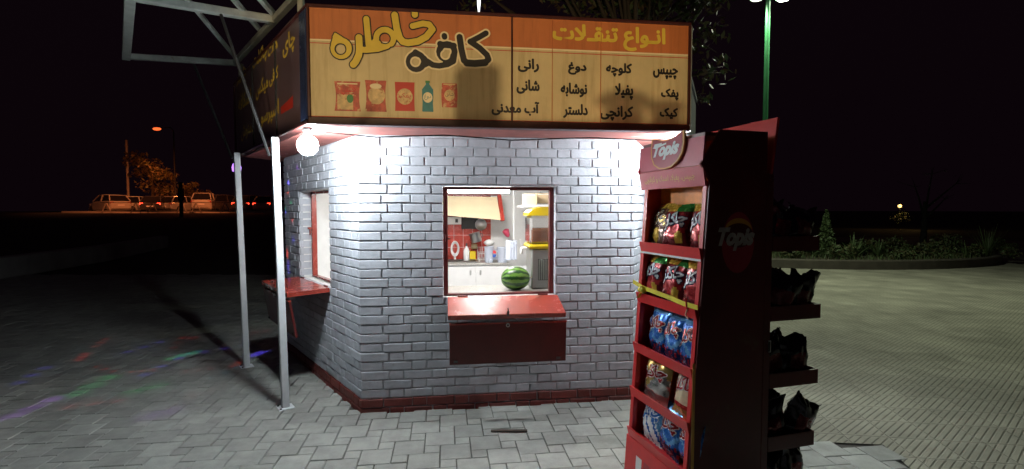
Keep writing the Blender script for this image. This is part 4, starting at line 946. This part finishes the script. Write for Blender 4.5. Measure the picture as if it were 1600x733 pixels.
# slat lying on the pavers
q0, q1 = hitz(767, 674, .004), hitz(824, 674, .004); M['oldwood'] = mat('old_wood', (.055, .04, .03), .85, var=.3, vs=30)
mb = MB(); mb.beam(q0 + V((0, 0, .0045)), q1 + V((0, 0, .006)), .028, .008, M['oldwood'], bev=.002); tag(mb.build('wood_slat'), 'short dark wooden slat lying loose on the pale pavers', 'slat')

# low wall on the left
def polywall(name, pts, w_, h_, m_, label, cat):
    mb = MB()
    for i in range(len(pts) - 1): mb.beam(pts[i] + V((0, 0, h_ / 2)), pts[i + 1] + V((0, 0, h_ / 2)), w_, h_ - .02 - .002 * i, m_, bev=.02)
    return tag(mb.build(name), label, cat)
M['palewall'] = mat('pale_concrete', (.36, .36, .35), .85, var=.2, vs=2, bump=.2)
polywall('low_wall', [V((-11.6, 6.5, -.03)), V((-12.0, 11.7, -.03)), V((-12.9, 16, -.03)), V((-15, 22, -.03))], .35, .53, M['palewall'], 'low pale concrete wall along the dark left edge of the paving', 'low wall')

# rising ground and car park on the left
mb = MB(); xs = [-90 + 6 * i for i in range(19)]; ys = [18, 22, 26, 30, 34, 38, 41, 44, 60, 120]
hz = lambda x, y: -.06 + (1.39 * max(0, min(1, (y - 22) / 19)) ** 1.2) * max(0, min(1, (2 - x) / 8))
mb.add([V((x, y, hz(x, y))) for y in ys for x in xs], [(j * 19 + i, j * 19 + i + 1, (j + 1) * 19 + i + 1, (j + 1) * 19 + i) for j in range(len(ys) - 1) for i in range(18)], M['asphalt']); tag(mb.build('hillside'), kind='structure')
ZP = 1.33
# ------------------------------------------------------------------ cars
M['carpaint'] = [mat(f'car_paint_{k}', c_, .3, .2, var=.06, coat=.6) for k, c_ in enumerate(((.62, .62, .60), (.40, .40, .40), (.55, .54, .50), (.06, .06, .07)))]
M['glass'] = mat('car_glass', (.015, .015, .018), .06, var=0, spec=.8)
M['tyre'] = mat('tyre', (.015, .015, .015), .85, var=.1)
M['taildim'] = mat('tail_lamp', (.35, .01, .01), .2, var=0); M['tailon'] = mat('lit_tail_lamp', (1, .05, .03), var=0, emit=5, ecol=(1, .05, .02)); M['headl'] = mat('head_lamp', (.7, .7, .7), .1, var=0)
def loft(mb, st, m_):                        # st: (x, half width bottom, half width top, z bottom, z top, chamfer)
    V_ = []
    for x, wb, wt, z0, z1, ch in st: V_ += [V((x, y, z)) for y, z in ((-wb + ch, z0), (wb - ch, z0), (wb, z0 + ch), (wt, z1 - ch), (wt - ch, z1), (-wt + ch, z1), (-wt, z1 - ch), (-wb, z0 + ch))]
    n = len(st); mb.add(V_, [list(range(8))[::-1], list(range(8 * n - 8, 8 * n))] + [(i * 8 + k, i * 8 + (k + 1) % 8, i * 8 + 8 + (k + 1) % 8, i * 8 + 8 + k) for i in range(n - 1) for k in range(8)], m_)
def make_car(paint, lit, suv=0):
    t = thing('parked_car', 'car', 'car'); mb = MB(); e = .10 if suv else 0
    loft(mb, [(-2.12, .72, .70, .42, .78 + e, .06), (-2.02, .82, .80, .30, .92 + e, .08), (-1.3, .85, .80, .22, .96 + e, .08), (0, .86, .81, .20, .93 + e, .08), (1.1, .85, .78, .22, .90 + e, .09), (1.85, .82, .70, .26, .76 + e, .10), (2.12, .70, .60, .36, .64 + e, .08)], paint); body = mb.build('body', t)
    mb = MB(); loft(mb, [(-1.95, .74, .60, .90 + e, 1.05 + e, .03), (-1.55, .76, .60, .90 + e, 1.42 + e, .05), (-.4, .77, .62, .90 + e, 1.48 + e, .05), (.35, .77, .60, .90 + e, 1.42 + e, .05), (1.15, .74, .56, .88 + e, .96 + e, .02)], M['glass']); mb.build('windows', t)
    mb = MB(); loft(mb, [(-1.62, .60, .55, 1.405 + e, 1.44 + e, .01), (-.4, .64, .58, 1.45 + e, 1.505 + e, .02), (.32, .61, .55, 1.40 + e, 1.45 + e, .015)], paint)
    for s_ in (-1, 1):
        for p0, p1 in (((.32, .60, 1.43), (1.12, .76, .92)), ((-1.58, .61, 1.42), (-1.98, .76, .95)), ((-.42, .645, 1.47), (-.45, .79, .92))): mb.beam(V((p0[0], s_ * p0[1], p0[2] + e)), V((p1[0], s_ * p1[1], p1[2] + e)), .07, .05, paint)
    mb.build('roof', t)
    for x in (-1.28, 1.32):
        for s_ in (-1, 1):
            f_ = Fr((x, s_ * .70, .31), (1, 0, 0), (0, 0, 1), (0, s_, 0)); mb = MB(); mb.lathe([(.2, 0), (.30, .01), (.31, .05), (.31, .15), (.29, .18), (.19, .175)], f_, M['tyre'], 18); wh = mb.build('wheel', t)
            mb = MB(); mb.lathe([(.0, .165), (.05, .172), (.06, .16), (.17, .165), (.185, .178)], f_, M['metal'], 12, False); mb.build('rim', wh)
    for s_ in (-1, 1):
        mb = MB(); mb.box(WORLD, (-2.10, s_ * .50, .70 + e), (-2.04, s_ * .78, .86 + e), M['tailon'] if lit else M['taildim'], .02); mb.build('tail_light', t)
        mb = MB(); mb.box(WORLD, (1.93, s_ * .45, .58 + e), (2.06, s_ * .68, .70 + e), M['headl'], .03); mb.build('headlight', t)
    mb = MB(); mb.box(WORLD, (-2.135, -.26, .52 + e), (-2.12, .26, .63 + e), M['white']); mb.build('number_plate', t)
    return t
GC = 'cars parked in a row beyond the square'
pro = {}
CARS = [(172, 45, 150, 2, 0, 1, 'pale car with its flank turned, leftmost of the parked row'), (215, 47, 80, 0, 0, 0, 'white car nose in below the tall orange-lit tree'), (250, 45.5, 106, 3, 1, 0, 'dark car with red tail lamps beside the tall orange-lit tree'),
        (288, 46.5, 78, 1, 0, 0, 'silver car standing behind the dark pole in the row'), (322, 45, 112, 2, 0, 1, 'pale van-like car behind the round orange-lit bush'), (352, 47, 78, 3, 1, 0, 'dark grey car with red tail lamps right of the round orange bush'), (362, 56, 15, 3, 0, 0, 'dark low car seen side on near the farther white post'),
        (394, 46, 92, 3, 1, 0, 'dark car with glowing red lamps between the two white posts'), (428, 46, 88, 0, 1, 0, 'white car with red lamps beside the nearer white post')]
for px, dist, rz, pc, lit, suv, lb in CARS:
    x = (px - 800) / FPX * dist; k = (pc, lit, suv)
    if k not in pro:
        t = make_car(M['carpaint'][pc], lit, suv); pro[k] = t; t.location = (x, dist, ZP); t.rotation_euler = (0, 0, R(rz)); t['label'] = lb; t['group'] = GC
    else: o_ = dup(pro[k], (x, dist, ZP), R(rz), lb, GC); o_.scale = (1, .95, 1 + .05 * ((px * 7) % 5 - 2))
# ------------------------------------------------------------------ barriers in front of the cars
M['barrier'] = mat('barrier_paint', (.55, .52, .46), .5, var=.15)
def make_barrier():
    t = thing('barrier', 'barrier', 'barrier', group='rail barriers in front of the parked cars'); mb = MB(); mb.box(WORLD, (-2.0, -.04, .10), (2.0, .04, .20), M['barrier'], .01); mb.box(WORLD, (-1.7, -.03, .84), (1.7, .03, .88), M['darkmetal']); mb.build('rail', t)
    for x in (-1.2, 1.2):
        mb = MB(); mb.beam((x - .42, 0, 0), (x - .02, 0, .84), .09, .05, M['barrier']); mb.beam((x + .42, -.001, 0), (x + .02, -.001, .84), .09, .05, M['barrier']); mb.beam((x - .2, .03, .42), (x + .2, .03, .42), .05, .03, M['barrier']); mb.build('leg', t)
    return t
b0 = None
for px, lb in ((190, 'rail barrier with splayed legs before the leftmost parked cars'), (262, 'rail barrier with splayed legs before the cars under the tall tree'), (330, 'rail barrier before the round orange bush'), (402, 'rail barrier seen between the two white posts')):
    x = (px - 800) / FPX * 42
    if b0 is None: b0 = make_barrier(); b0.location = (x, 42, ZP); b0['label'] = lb
    else: dup(b0, (x, 42, ZP), 0, lb)

mb = MB(); mb.box(WORLD, (-38, 43.2, ZP - .1), (-18.5, 43.5, ZP + .16), M['barrier'], .02); tag(mb.build('car_park_kerb'), kind='structure')
# ------------------------------------------------------------------ trees and plants
M['bark'] = mat('bark', (.055, .042, .03), .9, var=.3, vs=6, bump=.5, bs=25)
M['leafa'] = mat('leaf_green', (.075, .115, .04), .6, var=.35, vs=3); M['leafb'] = mat('leaf_olive', (.085, .08, .03), .6, var=.35, vs=3); M['leafc'] = mat('leaf_brown', (.11, .075, .035), .7, var=.3, vs=3)
M['blade'] = mat('blade_green', (.09, .14, .05), .55, var=.3, vs=4); M['grass'] = mat('grass', (.07, .095, .035), .8, var=.35, vs=3)
def leaves(mb, c, r, n, size, rg, mats, squash=1.0):
    for _ in range(n):
        d = V((rg.gauss(0, 1), rg.gauss(0, 1), rg.gauss(0, 1))).normalized() * (r * rg.random() ** .45); d.z *= squash
        p = c + d; a_ = V((rg.gauss(0, 1), rg.gauss(0, 1), rg.gauss(0, 1))).normalized(); b_ = a_.cross(V((rg.gauss(0, 1), rg.gauss(0, 1), rg.gauss(0, 1)))).normalized(); s_ = size * rg.uniform(.6, 1.4)
        mb.add([p - a_ * s_, p + b_ * s_ * .42, p + a_ * s_, p - b_ * s_ * .42], [(0, 1, 2, 3)], rg.choice(mats))
def tree(name, label, base, th, clumps, n, size, mats, seed, tr=.14, group=None, lean=(0, 0)):
    rg = random.Random(seed); t = thing(name, label, 'tree', base, 0, group); base = V(base); mb = MB()
    top = base + V((lean[0], lean[1], th)); k = 6
    mb.tube([base + (top - base) * (i / k) + V((rg.uniform(-.04, .04), rg.uniform(-.04, .04), 0)) * th * .3 for i in range(k + 1)], [tr * (1 - .5 * i / k) for i in range(k + 1)], M['bark'], 9)
    for c, r in clumps:
        c = V(c); m_ = base.lerp(top, rg.uniform(.6, .98)); q = m_.lerp(c, .5) + V((0, 0, rg.uniform(-.05, .12) * (c - m_).length))
        mb.tube([m_, q, c], [tr * .38, tr * .22, tr * .07], M['bark'], 6)
        for _ in range(4): e = c + V((rg.gauss(0, .45), rg.gauss(0, .45), rg.gauss(0, .35))) * r; mb.tube([q.lerp(c, .7), e], [tr * .09, tr * .03], M['bark'], 4)
    mb.build('trunk', t); mb = MB()
    for c, r in clumps: leaves(mb, V(c), r, int(n * r * r), size, rg, mats, .8)
    mb.build('crown', t); return t
def clumps(c, rx, rz_, n, r, seed):
    rg = random.Random(seed); o = []
    for _ in range(n):
        d = V((rg.gauss(0, 1), rg.gauss(0, 1), rg.gauss(0, 1))).normalized() * rg.random() ** .4; o.append((V(c) + V((d.x * rx, d.y * rx, d.z * rz_)), r * rg.uniform(.6, 1.3)))
    return o
cl = clumps((1.7, 10.4, 6.5), 2.9, 1.0, 26, .75, 5) + [((3.7, 9.9, 4.9), .42), ((3.85, 9.9, 4.25), .40), ((3.6, 9.8, 5.5), .55), ((3.95, 10.0, 5.9), .5), ((3.7, 9.9, 3.75), .22)]
tree('tree', 'dark leafy tree spreading above the roof behind the kiosk', (2.5, 10.6, -.03), 5.2, cl, 420, .075, [M['leafa'], M['leafb'], M['leafc']], 7, .17)
def far(px, py, d): return V(((px - 800) / FPX * d, d, 1.6 + (328 - py) / FPX * d))
ld = 52
a_ = far(225, 262, ld); tree('tree', 'tall orange-lit tree above the parked white cars', far(241, 318, ld) * 1.0, 2.6, clumps(far(222, 262, ld), 1.6, 1.0, 9, .9, 21) + clumps(far(252, 286, ld), 1.6, 1.3, 10, .9, 22), 90, .20, [M['leafb'], M['leafc']], 31, .2, 'orange-lit trees by the car park')
tree('tree', 'round orange-lit bushy tree right of the dark pole', far(296, 322, ld), 1.3, clumps(far(296, 292, ld), .95, .7, 8, .6, 23) + clumps(far(315, 304, ld), .9, .6, 4, .5, 24), 120, .18, [M['leafb'], M['leafc']], 32, .14, 'orange-lit trees by the car park')
# car park lamp, and spots added to light the cars
M['sodium'] = mat('lit_sodium_lamp', (1, .5, .2), var=0, emit=1.6, ecol=(1, .14, .03))
def park_lamp(px, py, d, label, on, zb):
    p = far(px, py, d); t = thing('street_lamp', label, 'street lamp', (p.x + .9, p.y, zb), 0)
    mb = MB(); mb.tube([V((p.x + 1.6, p.y, zb)), V((p.x + 1.6, p.y, p.z - .2)), V((p.x + 1.3, p.y, p.z + .15)), V((p.x + .5, p.y, p.z + .12))], [.09, .06, .05, .04], M['black'], 8); mb.build('pole', t)
    mb = MB(); mb.lathe([(.0, -.14), (.28, -.10), (.42, .02), (.30, .12), (0, .16)], Fr((p.x, p.y, p.z), (1, 0, 0), (0, .5, 0)), M['sodium'] if on else M['black'], 14); mb.build('lamp_head', t)
park_lamp(250, 203, 50, 'distant orange street lamp glowing above the car park', True, ZP)
lamp('orange_spot', 'SPOT', far(250, 209, 49.8), 1100, (1, .25, .05), target=far(235, 330, 50), radius=.3, size=R(100), blend=.7)
for px_ in (205, 330): lamp('orange_spot', 'SPOT', far(px_, 225, 39), 2100, (1, .24, .07), target=far(px_, 312, 47), radius=.3, size=R(70), blend=.8)  # unseen spots added in front to brighten the cars and barriers
lamp('orange_spot', 'SPOT', far(175, 225, 49.5), 900, (1, .30, .10), target=far(175, 330, 47.5), radius=.3, size=R(90), blend=.7)
lamp('orange_spot', 'SPOT', far(340, 225, 49.5), 900, (1, .22, .05), target=far(345, 330, 48), radius=.3, size=R(100), blend=.7)
p = far(202, 250, 53); mb = MB(); mb.tube([V((p.x, p.y, ZP)), V((p.x, p.y, p.z + 2.0))], .12, M['barrier'], 8); tag(mb.build('post'), 'pale pole rising out of the tall orange-lit tree', 'pole')
p = far(284, 330, 38); mb = MB(); mb.tube([V((p.x, p.y, 1.0)), V((p.x, p.y, 1.6 + (328 - 285) / FPX * 38))], .13, M['black'], 8); mb.box(WORLD, (p.x - .2, p.y - .1, 2.3), (p.x + .2, p.y + .1, 3.2), M['black'], .03); tag(mb.build('post'), 'dark pole standing before the silver car in the row', 'pole')
# red signal on a van behind the posts
p = far(386, 307, 47); mb = MB(); mb.box(WORLD, (p.x - .25, p.y, p.z - .08), (p.x + .25, p.y + .1, p.z + .08), M['tailon'], .02); mb.box(WORLD, (p.x - .04, p.y + .02, ZP), (p.x + .04, p.y + .08, p.z - .081), M['black']); tag(mb.build('warning_light'), 'red warning light on a thin stand between the two white posts', 'warning light')

# planted island with kerb on the right
IC, IX, IY = V((10.0, 18.0, 0)), 6.0, 4.35
el = lambda a_, s_=0: V((IC.x + (IX + s_) * cos(a_), IC.y + (IY + s_) * sin(a_), 0))
mb = MB(); n = 90
prof = [(0, -.03), (0, .22), (-.03, .25), (-.16, .25), (-.16, .1)]
vs = [el(2 * pi * k / n, o) + V((0, 0, z)) for k in range(n) for o, z in prof]; q = len(prof)
mb.add(vs, [(k * q + i, k * q + i + 1, ((k + 1) % n) * q + i + 1, ((k + 1) % n) * q + i) for k in range(n) for i in range(q - 1)], M['kerb']); tag(mb.build('kerb'), kind='structure')
mb = MB(); mb.poly([el(2 * pi * k / n, -.155) + V((0, 0, .19)) for k in range(n)], M['soil']); tag(mb.build('planting_bed'), kind='structure')
rg = random.Random(9); mb = MB()
for _ in range(9000):
    a_, r_ = rg.uniform(0, 2 * pi), math.sqrt(rg.random()); p = V((IC.x + (IX - .2) * r_ * cos(a_), IC.y + (IY - .2) * r_ * sin(a_), .18))
    if p.y > 18.5: continue
    h = rg.uniform(.06, .2) * (1 + .8 * noise.noise(p * .8)); d = V((rg.uniform(-1, 1), rg.uniform(-1, 1), 0)) * .06; s_ = V((rg.uniform(-1, 1), rg.uniform(-1, 1), 0)).normalized() * .014
    mb.add([p - s_, p + s_, p + d + V((0, 0, h))], [(0, 1, 2)], rg.choice([M['grass'], M['leafb'], M['blade']]))
tag(mb.build('grass'), 'tufted grass covering the planted island', 'grass', kind='stuff')
def rosette(name, label, base, n, ln, w_, seed, up=.5, cat='plant'):
    rg = random.Random(seed); mb = MB(); base = V(base)
    for k in range(n):
        a_ = 2 * pi * k / n * 2.4 + rg.uniform(-.3, .3); e = rg.uniform(up, 1.35); l_ = ln * rg.uniform(.7, 1.15); d = V((cos(a_) * cos(e), sin(a_) * cos(e), sin(e))); sd = V((-sin(a_), cos(a_), 0)); P = []
        for i in range(6): t_ = i / 5; P.append((base + d * (l_ * t_) - V((0, 0, .18 * l_ * t_ * t_ * (1.4 - e))), w_ * (1 - t_) ** .7))
        vs = [q for p_, ww in P for q in (p_ - sd * ww, p_ + V((0, 0, -ww * .4)), p_ + sd * ww)]
        mb.add(vs, [(i * 3 + j, i * 3 + j + 1, i * 3 + j + 4, i * 3 + j + 3) for i in range(5) for j in range(2)], M['blade'], True)
    return tag(mb.build(name), label, cat)
isl = lambda px, d: V(((px - 800) / FPX * d, d, .18))
rosette('agave', 'spiky rosette plant beside the small conifer on the island', isl(1336, 14.9), 26, .75, .035, 1); rosette('agave', 'low spiky plant between the conifer and the bare tree', isl(1374, 15.3), 20, .55, .03, 2)
rosette('tall_grass', 'tall upright spiky grass right of the bare tree', isl(1545, 15.4), 30, 1.05, .018, 3, .9); rosette('tall_grass', 'short spiky grass at the right end of the island', isl(1512, 15.0), 22, .6, .018, 4, .7)
def shrub(label, base, r, n, size, seed, cat='shrub'):
    rg = random.Random(seed); mb = MB(); base = V(base); t = thing('shrub', label, cat, base)
    sb = MB()
    for _ in range(7): e = base + V((rg.uniform(-.6, .6) * r, rg.uniform(-.6, .6) * r, r * .9)); sb.tube([base, e], [.02, .006], M['bark'], 5)
    sb.build('stem', t)
    for _ in range(9): leaves(mb, base + V((rg.uniform(-.7, .7) * r, rg.uniform(-.7, .7) * r, r * rg.uniform(.3, .9))), r * .5, n, size, rg, [M['leafa'], M['leafb']])
    mb.build('foliage', t); return t
shrub('low rounded shrub in front of the conifer', isl(1318, 14.4), .34, 60, .045, 51); shrub('dark shrub at the foot of the bare tree', isl(1462, 15.2), .42, 60, .05, 52); shrub('low sprawling shrub in the middle of the island kerb', isl(1410, 14.5), .3, 60, .045, 53); shrub('small shrub near the right end of the island kerb', isl(1580, 15.2), .3, 50, .045, 54)
for k, (px, d_, r_, lb) in enumerate(((1238, 14.9, .34, 'leafy shrub at the left end of the kerb behind the trays'), (1262, 15.6, .40, 'dark shrub left of the small conifer'), (1352, 15.8, .42, 'bushy shrub behind the spiky rosette plant'),
        (1392, 16.2, .45, 'broad dark shrub under the distant amber lamp'), (1436, 15.0, .36, 'leafy shrub left of the bare trunk on the island'), (1490, 16.0, .50, 'large dark shrub right of the bare trunk'), (1528, 15.0, .32, 'leafy shrub between the two clumps of spiky grass'), (1560, 16.2, .42, 'dark shrub behind the tall spiky grass'))):
    shrub(lb, isl(px, d_), r_, 95, .05, 70 + k)
# conifer
base = isl(1291, 15.2); t = thing('conifer', 'small pointed conifer on the island behind the rack', 'conifer', base); mb = MB(); mb.tube([base, base + V((0, 0, 1.1))], [.04, .01], M['bark'], 6); mb.build('trunk', t)
mb = MB(); rg = random.Random(4)
for _ in range(1500): h = rg.random() ** 1.3; leaves(mb, base + V((0, 0, .1 + 1.3 * h)) + V((cos(_), sin(_), 0)) * (.34 * (1 - h) * rg.random() ** .4), .03, 1, .05, rg, [M['leafa'], M['blade']])
mb.build('crown', t)
base = isl(1444, 17.0); M['bark'] = mat('shaded_bark', (.016, .013, .011), .95); tree('bare_tree', 'thin pale trunked tree with sparse branches on the island', base, 1.7, [(far(1480, 305, 17), .32), (far(1425, 285, 17.2), .4), (far(1455, 262, 17), .45), (far(1500, 280, 16.8), .3)], 12, .04, [M['leafa']], 41, .11)  # darker bark copy; the tree's dimness is put into its colour
# far lamp behind the island
p = far(1405, 322, 42); rg = random.Random(8)
M['amber'] = mat('lit_amber_lamp', (1, .7, .3), var=0, emit=3, ecol=(1, .62, .18))
t = thing('garden_lamp', 'small distant amber lamp glowing behind the bare tree', 'lamp', (p.x, p.y, 0)); mb = MB(); mb.lathe([(0, -.14), (.12, -.08), (.14, .05), (0, .14)], Fr(p, (1, 0, 0), (0, 1, 0)), M['amber'], 12); mb.build('globe', t); mb = MB(); mb.tube([V((p.x, p.y, -.03)), p - V((0, 0, .141))], .04, M['black'], 8); mb.build('pole', t)
lamp('amber_light', 'POINT', p + V((0, -.5, .1)), 35, (1, .6, .18), radius=.15)
shrub('distant bush lit yellow by the amber lamp', V((p.x - .2, p.y - .6, .6)), .8, 22, .10, 61)

# ------------------------------------------------------------------ green street lamp
M['greenpole'] = mat('green_pole_paint', (.03, .16, .06), .4, var=.12, vs=5)
M['ledhead'] = mat('lit_lamp_lens', (1, 1, 1), var=0, emit=35, ecol=(.92, 1, .80))
M['ledhead2'] = mat('dim_lamp_lens', (1, 1, 1), var=0, emit=2.5, ecol=(.92, 1, .80)); sd_ = 12.0; sx = (1192 - 800) / FPX * sd_; ZL = 6.40
sl = thing('street_lamp', 'tall green street lamp with two lit heads behind the snack rack', 'street lamp', (sx, sd_, -.03))
mb = MB(); mb.tube([V((sx, sd_, -.03)), V((sx, sd_, 1.5)), V((sx, sd_, ZL + .1))], [.075, .062, .05], M['greenpole'], 14); mb.lathe([(.16, -.03), (.16, .02), (.12, .06)], Fr((sx, sd_, 0), (1, 0, 0), (0, 1, 0)), M['greenpole'], 14); mb.build('pole', sl)
for s_ in (-1, 1):
    mb = MB(); mb.tube([V((sx, sd_, ZL)), V((sx + s_ * .14, sd_ - .05, ZL + .07))], .03, M['greenpole'], 8); mb.build('arm', sl)
    f_ = Fr((sx + s_ * .30, sd_ - .1, ZL + .02), (1, 0, 0), (0, 1, 0))
    mb = MB(); mb.lathe([(.0, .13), (.07, .12), (.14, .05), (.165, .0), (.16, -.010)], f_, M['greysteel'], 20, False); h_ = mb.build('lamp_head', sl)
    mb = MB(); mb.lathe([(.15, -.012), (.12, -.04), (0, -.055)], f_, M['ledhead'] if s_ > 0 else M['ledhead2'], 20); mb.build('lens', h_)
    lamp('street_light', 'SPOT', (sx + s_ * .30, sd_ - .1, ZL - .12), 860 if s_ > 0 else 380, (.90, 1, .74), target=(sx + 1.0 + s_ * .4, sd_ - 3.2, 0), radius=.15, size=R(154), blend=.8)
# mast with a white lamp on the roof
mp = SF.p(sgn(754, 20)[0], -.35, ZT); pt_ = hit(754, 10, mp, SF.ey)
t = thing('roof_lamp', 'white lamp stick on a thin arm above the shop signboard', 'lamp', mp); mb = MB(); mb.tube([V((mp.x, mp.y, ZT - .03)), V((mp.x, mp.y, pt_.z + .35))], .008, M['darkmetal'], 6); mb.build('arm', t)
M['sticklight'] = mat('lit_lamp_stick', (1, 1, 1), var=0, emit=2, ecol=(.9, .95, 1)); mb = MB(); mb.lathe([(.006, -.06), (.012, .0), (.022, .3)], Fr((mp.x, mp.y - .035, pt_.z), (1, 0, 0), (0, 1, 0)), M['sticklight'], 10); mb.build('tube', t)
# ------------------------------------------------------------------ party lamp on the second post, throwing coloured dots
M['purple'] = mat('lit_party_lamp', (.5, .3, 1), var=0, emit=1.6, ecol=(.55, .24, 1))
dp = B2_.lerp(T2_, .94) + V((-.045, .07, -.01))
pl = thing('party_lamp', 'glowing purple party lamp fixed behind the farther white post', 'party lamp', dp); f_ = Fr(dp, (1, 0, 0), (0, 1, 0)); mb = MB(); mb.lathe([(0, -.055), (.04, -.04), (.045, 0), (.035, .035), (.02, .045)], f_, M['purple'], 16); mb.build('globe', pl); mb = MB(); mb.lathe([(.03, .046), (.03, .10)], f_, M['black'], 10); mb.build('socket', pl)
rgs = dict(r=(1, .06, .03), b=(.12, .08, 1), g=(.05, 1, .25), p=(.5, .12, 1), c=(.1, .6, 1))
STREAKS = (((125, 562), (133, 553), 'r', 1.6, 60), ((150, 541), (165, 530), 'r', 1.4, 45), ((152, 573), (176, 580), 'r', 1.2, 60), ((205, 581), (240, 578), 'r', 1.2, 60), ((272, 543), (284, 528), 'r', 1.6, 40), ((288, 528), (306, 528), 'r', 1.4, 36),
           ((290, 580), (330, 576), 'r', 1.3, 40), ((362, 573), (373, 567), 'r', 1.1, 60), ((300, 618), (365, 602), 'r', 3, 9), ((110, 635), (185, 626), 'r', 2.6, 20), ((385, 522), (416, 517), 'r', 2, 30),
           ((200, 550), (250, 535), 'b', 2, 46), ((225, 586), (280, 560), 'b', 2.6, 34), ((320, 550), (382, 539), 'b', 2.6, 22), ((330, 590), (372, 574), 'c', 2, 14), ((393, 556), (411, 550), 'b', 4, 40), ((228, 652), (276, 640), 'p', 3.6, 16),
           ((332, 636), (346, 631), 'b', 1.6, 22), ((20, 650), (82, 624), 'p', 3, 44), ((30, 598), (70, 575), 'b', 2, 44), ((120, 615), (170, 590), 'g', 4, 20), ((265, 560), (300, 552), 'g', 3, 20), ((205, 612), (250, 602), 'g', 4, 14), ((282, 556), (310, 549), 'c', 2, 24), ((478, 593), (486, 589), 'b', 1.4, 16))
for (ax, ay), (bx, by), c_, sz, pw in STREAKS:
    for k in range(3):
        lamp('party_beam', 'SPOT', dp + V((0, 0, -.07)), pw * 2.8, rgs[c_], target=hitz(ax + (bx - ax) * k / 2, ay + (by - ay) * k / 2, 0), radius=.01, size=R(sz * 1.35), blend=1)
for px, py, c_, sz, pw in ((466, 262, 'p', 5, 1.5), (452, 286, 'b', 5, 7), (447, 332, 'b', 3, 8), (451, 302, 'r', 3, 8), (456, 317, 'g', 2, 10), (447, 328, 'g', 2, 8), (460, 376, 'b', 2.5, 12), (450, 398, 'r', 4, 10), (452, 420, 'b', 4, 8), (458, 345, 'r', 2.5, 7)):
    lamp('party_beam', 'SPOT', dp + LEFT.ex * -.1 + V((0, 0, -.07)), pw * 14, rgs[c_], target=hit(px, py, LEFT.O, LEFT.ey), radius=.01, size=R(sz), blend=.6)

# unseen wall added behind the viewer to block the floodlight, with added shadow casters
zline = FLOOD.z + 3.5 * (ZS + .035 - FLOOD.z) / (3.62 - FLOOD.y)
mb = MB(); mb.box(WORLD, (-5.2, FLOOD.y + 3.5, -.03), (4.6, FLOOD.y + 3.72, zline), M['palewall'], .01); tag(mb.build('flood_screen'), 'added unseen wall screening the ground and kiosk front from the floodlight', 'flood_screen')
def shade_pt(px, py):                       # point over the added wall on the line from the floodlight to a spot on the signboard
    q = hit(px, py, SF.O, SF.ey); return FLOOD.lerp(q, 3.6 / (q.y - FLOOD.y))
a_, b_ = shade_pt(713, 190), shade_pt(778, 109)
ob = thing('shadow_crate', 'unseen box added to cast the square shadow on the signboard', 'shadow_crate', ((a_.x + b_.x) / 2, FLOOD.y + 3.6, zline)); mb = MB(); mb.box(WORLD, (a_.x, FLOOD.y + 3.55, zline), (b_.x, FLOOD.y + 3.65, b_.z), M['kerb'], .003); mb.build('box', ob); mb = MB(); mb.box(WORLD, (a_.x + .012, FLOOD.y + 3.54, b_.z + .0005), (b_.x - .012, FLOOD.y + 3.66, b_.z + .006), M['kerb'], .002); mb.build('lid', ob)  # unseen box, placed and sized for its square shadow

M['cactus'] = mat('cactus', (.05, .12, .04), .7); M['terracotta'] = mat('terracotta', (.35, .12, .06), .8)
for px, py, r_, lb in ((975, 158, .065, 'added unseen potted cactus shading the lower right of the signboard'), (1040, 168, .045, 'smaller added unseen potted cactus shading the right end of the signboard')):  # unseen pots added to darken the sign's lower right
    q = shade_pt(px, py); t = thing('shadow_cactus', lb, 'potted plant', (q.x, FLOOD.y + 3.6, zline)); f_ = Fr((q.x, FLOOD.y + 3.6, zline), (1, 0, 0), (0, 1, 0)); hz_ = q.z - zline
    mb = MB(); mb.lathe([(r_ * .5, 0), (r_ * .75, hz_ * .45), (r_ * .82, hz_ * .45), (r_ * .82, hz_ * .55), (0, hz_ * .55)], f_, M['terracotta'], 16); mb.build('pot', t)
    mb = MB(); mb.lathe([(r_ * .3, hz_ * .55), (r_, hz_ * .9), (r_ * .95, hz_ * 1.15), (r_ * .6, hz_ * 1.35), (0, hz_ * 1.42)], f_, M['cactus'], 18); mb.build('plant', t)
a_, b_ = shade_pt(535, 200), shade_pt(585, 164); mb = MB(); mb.tube([a_ - V((0, 0, .03)), b_], .006, M['oldwood'], 6); tag(mb.build('stick'), 'added unseen stick casting the slanting shadow at the signboard left', 'stick')  # unseen stick added for its thin slanting shadow
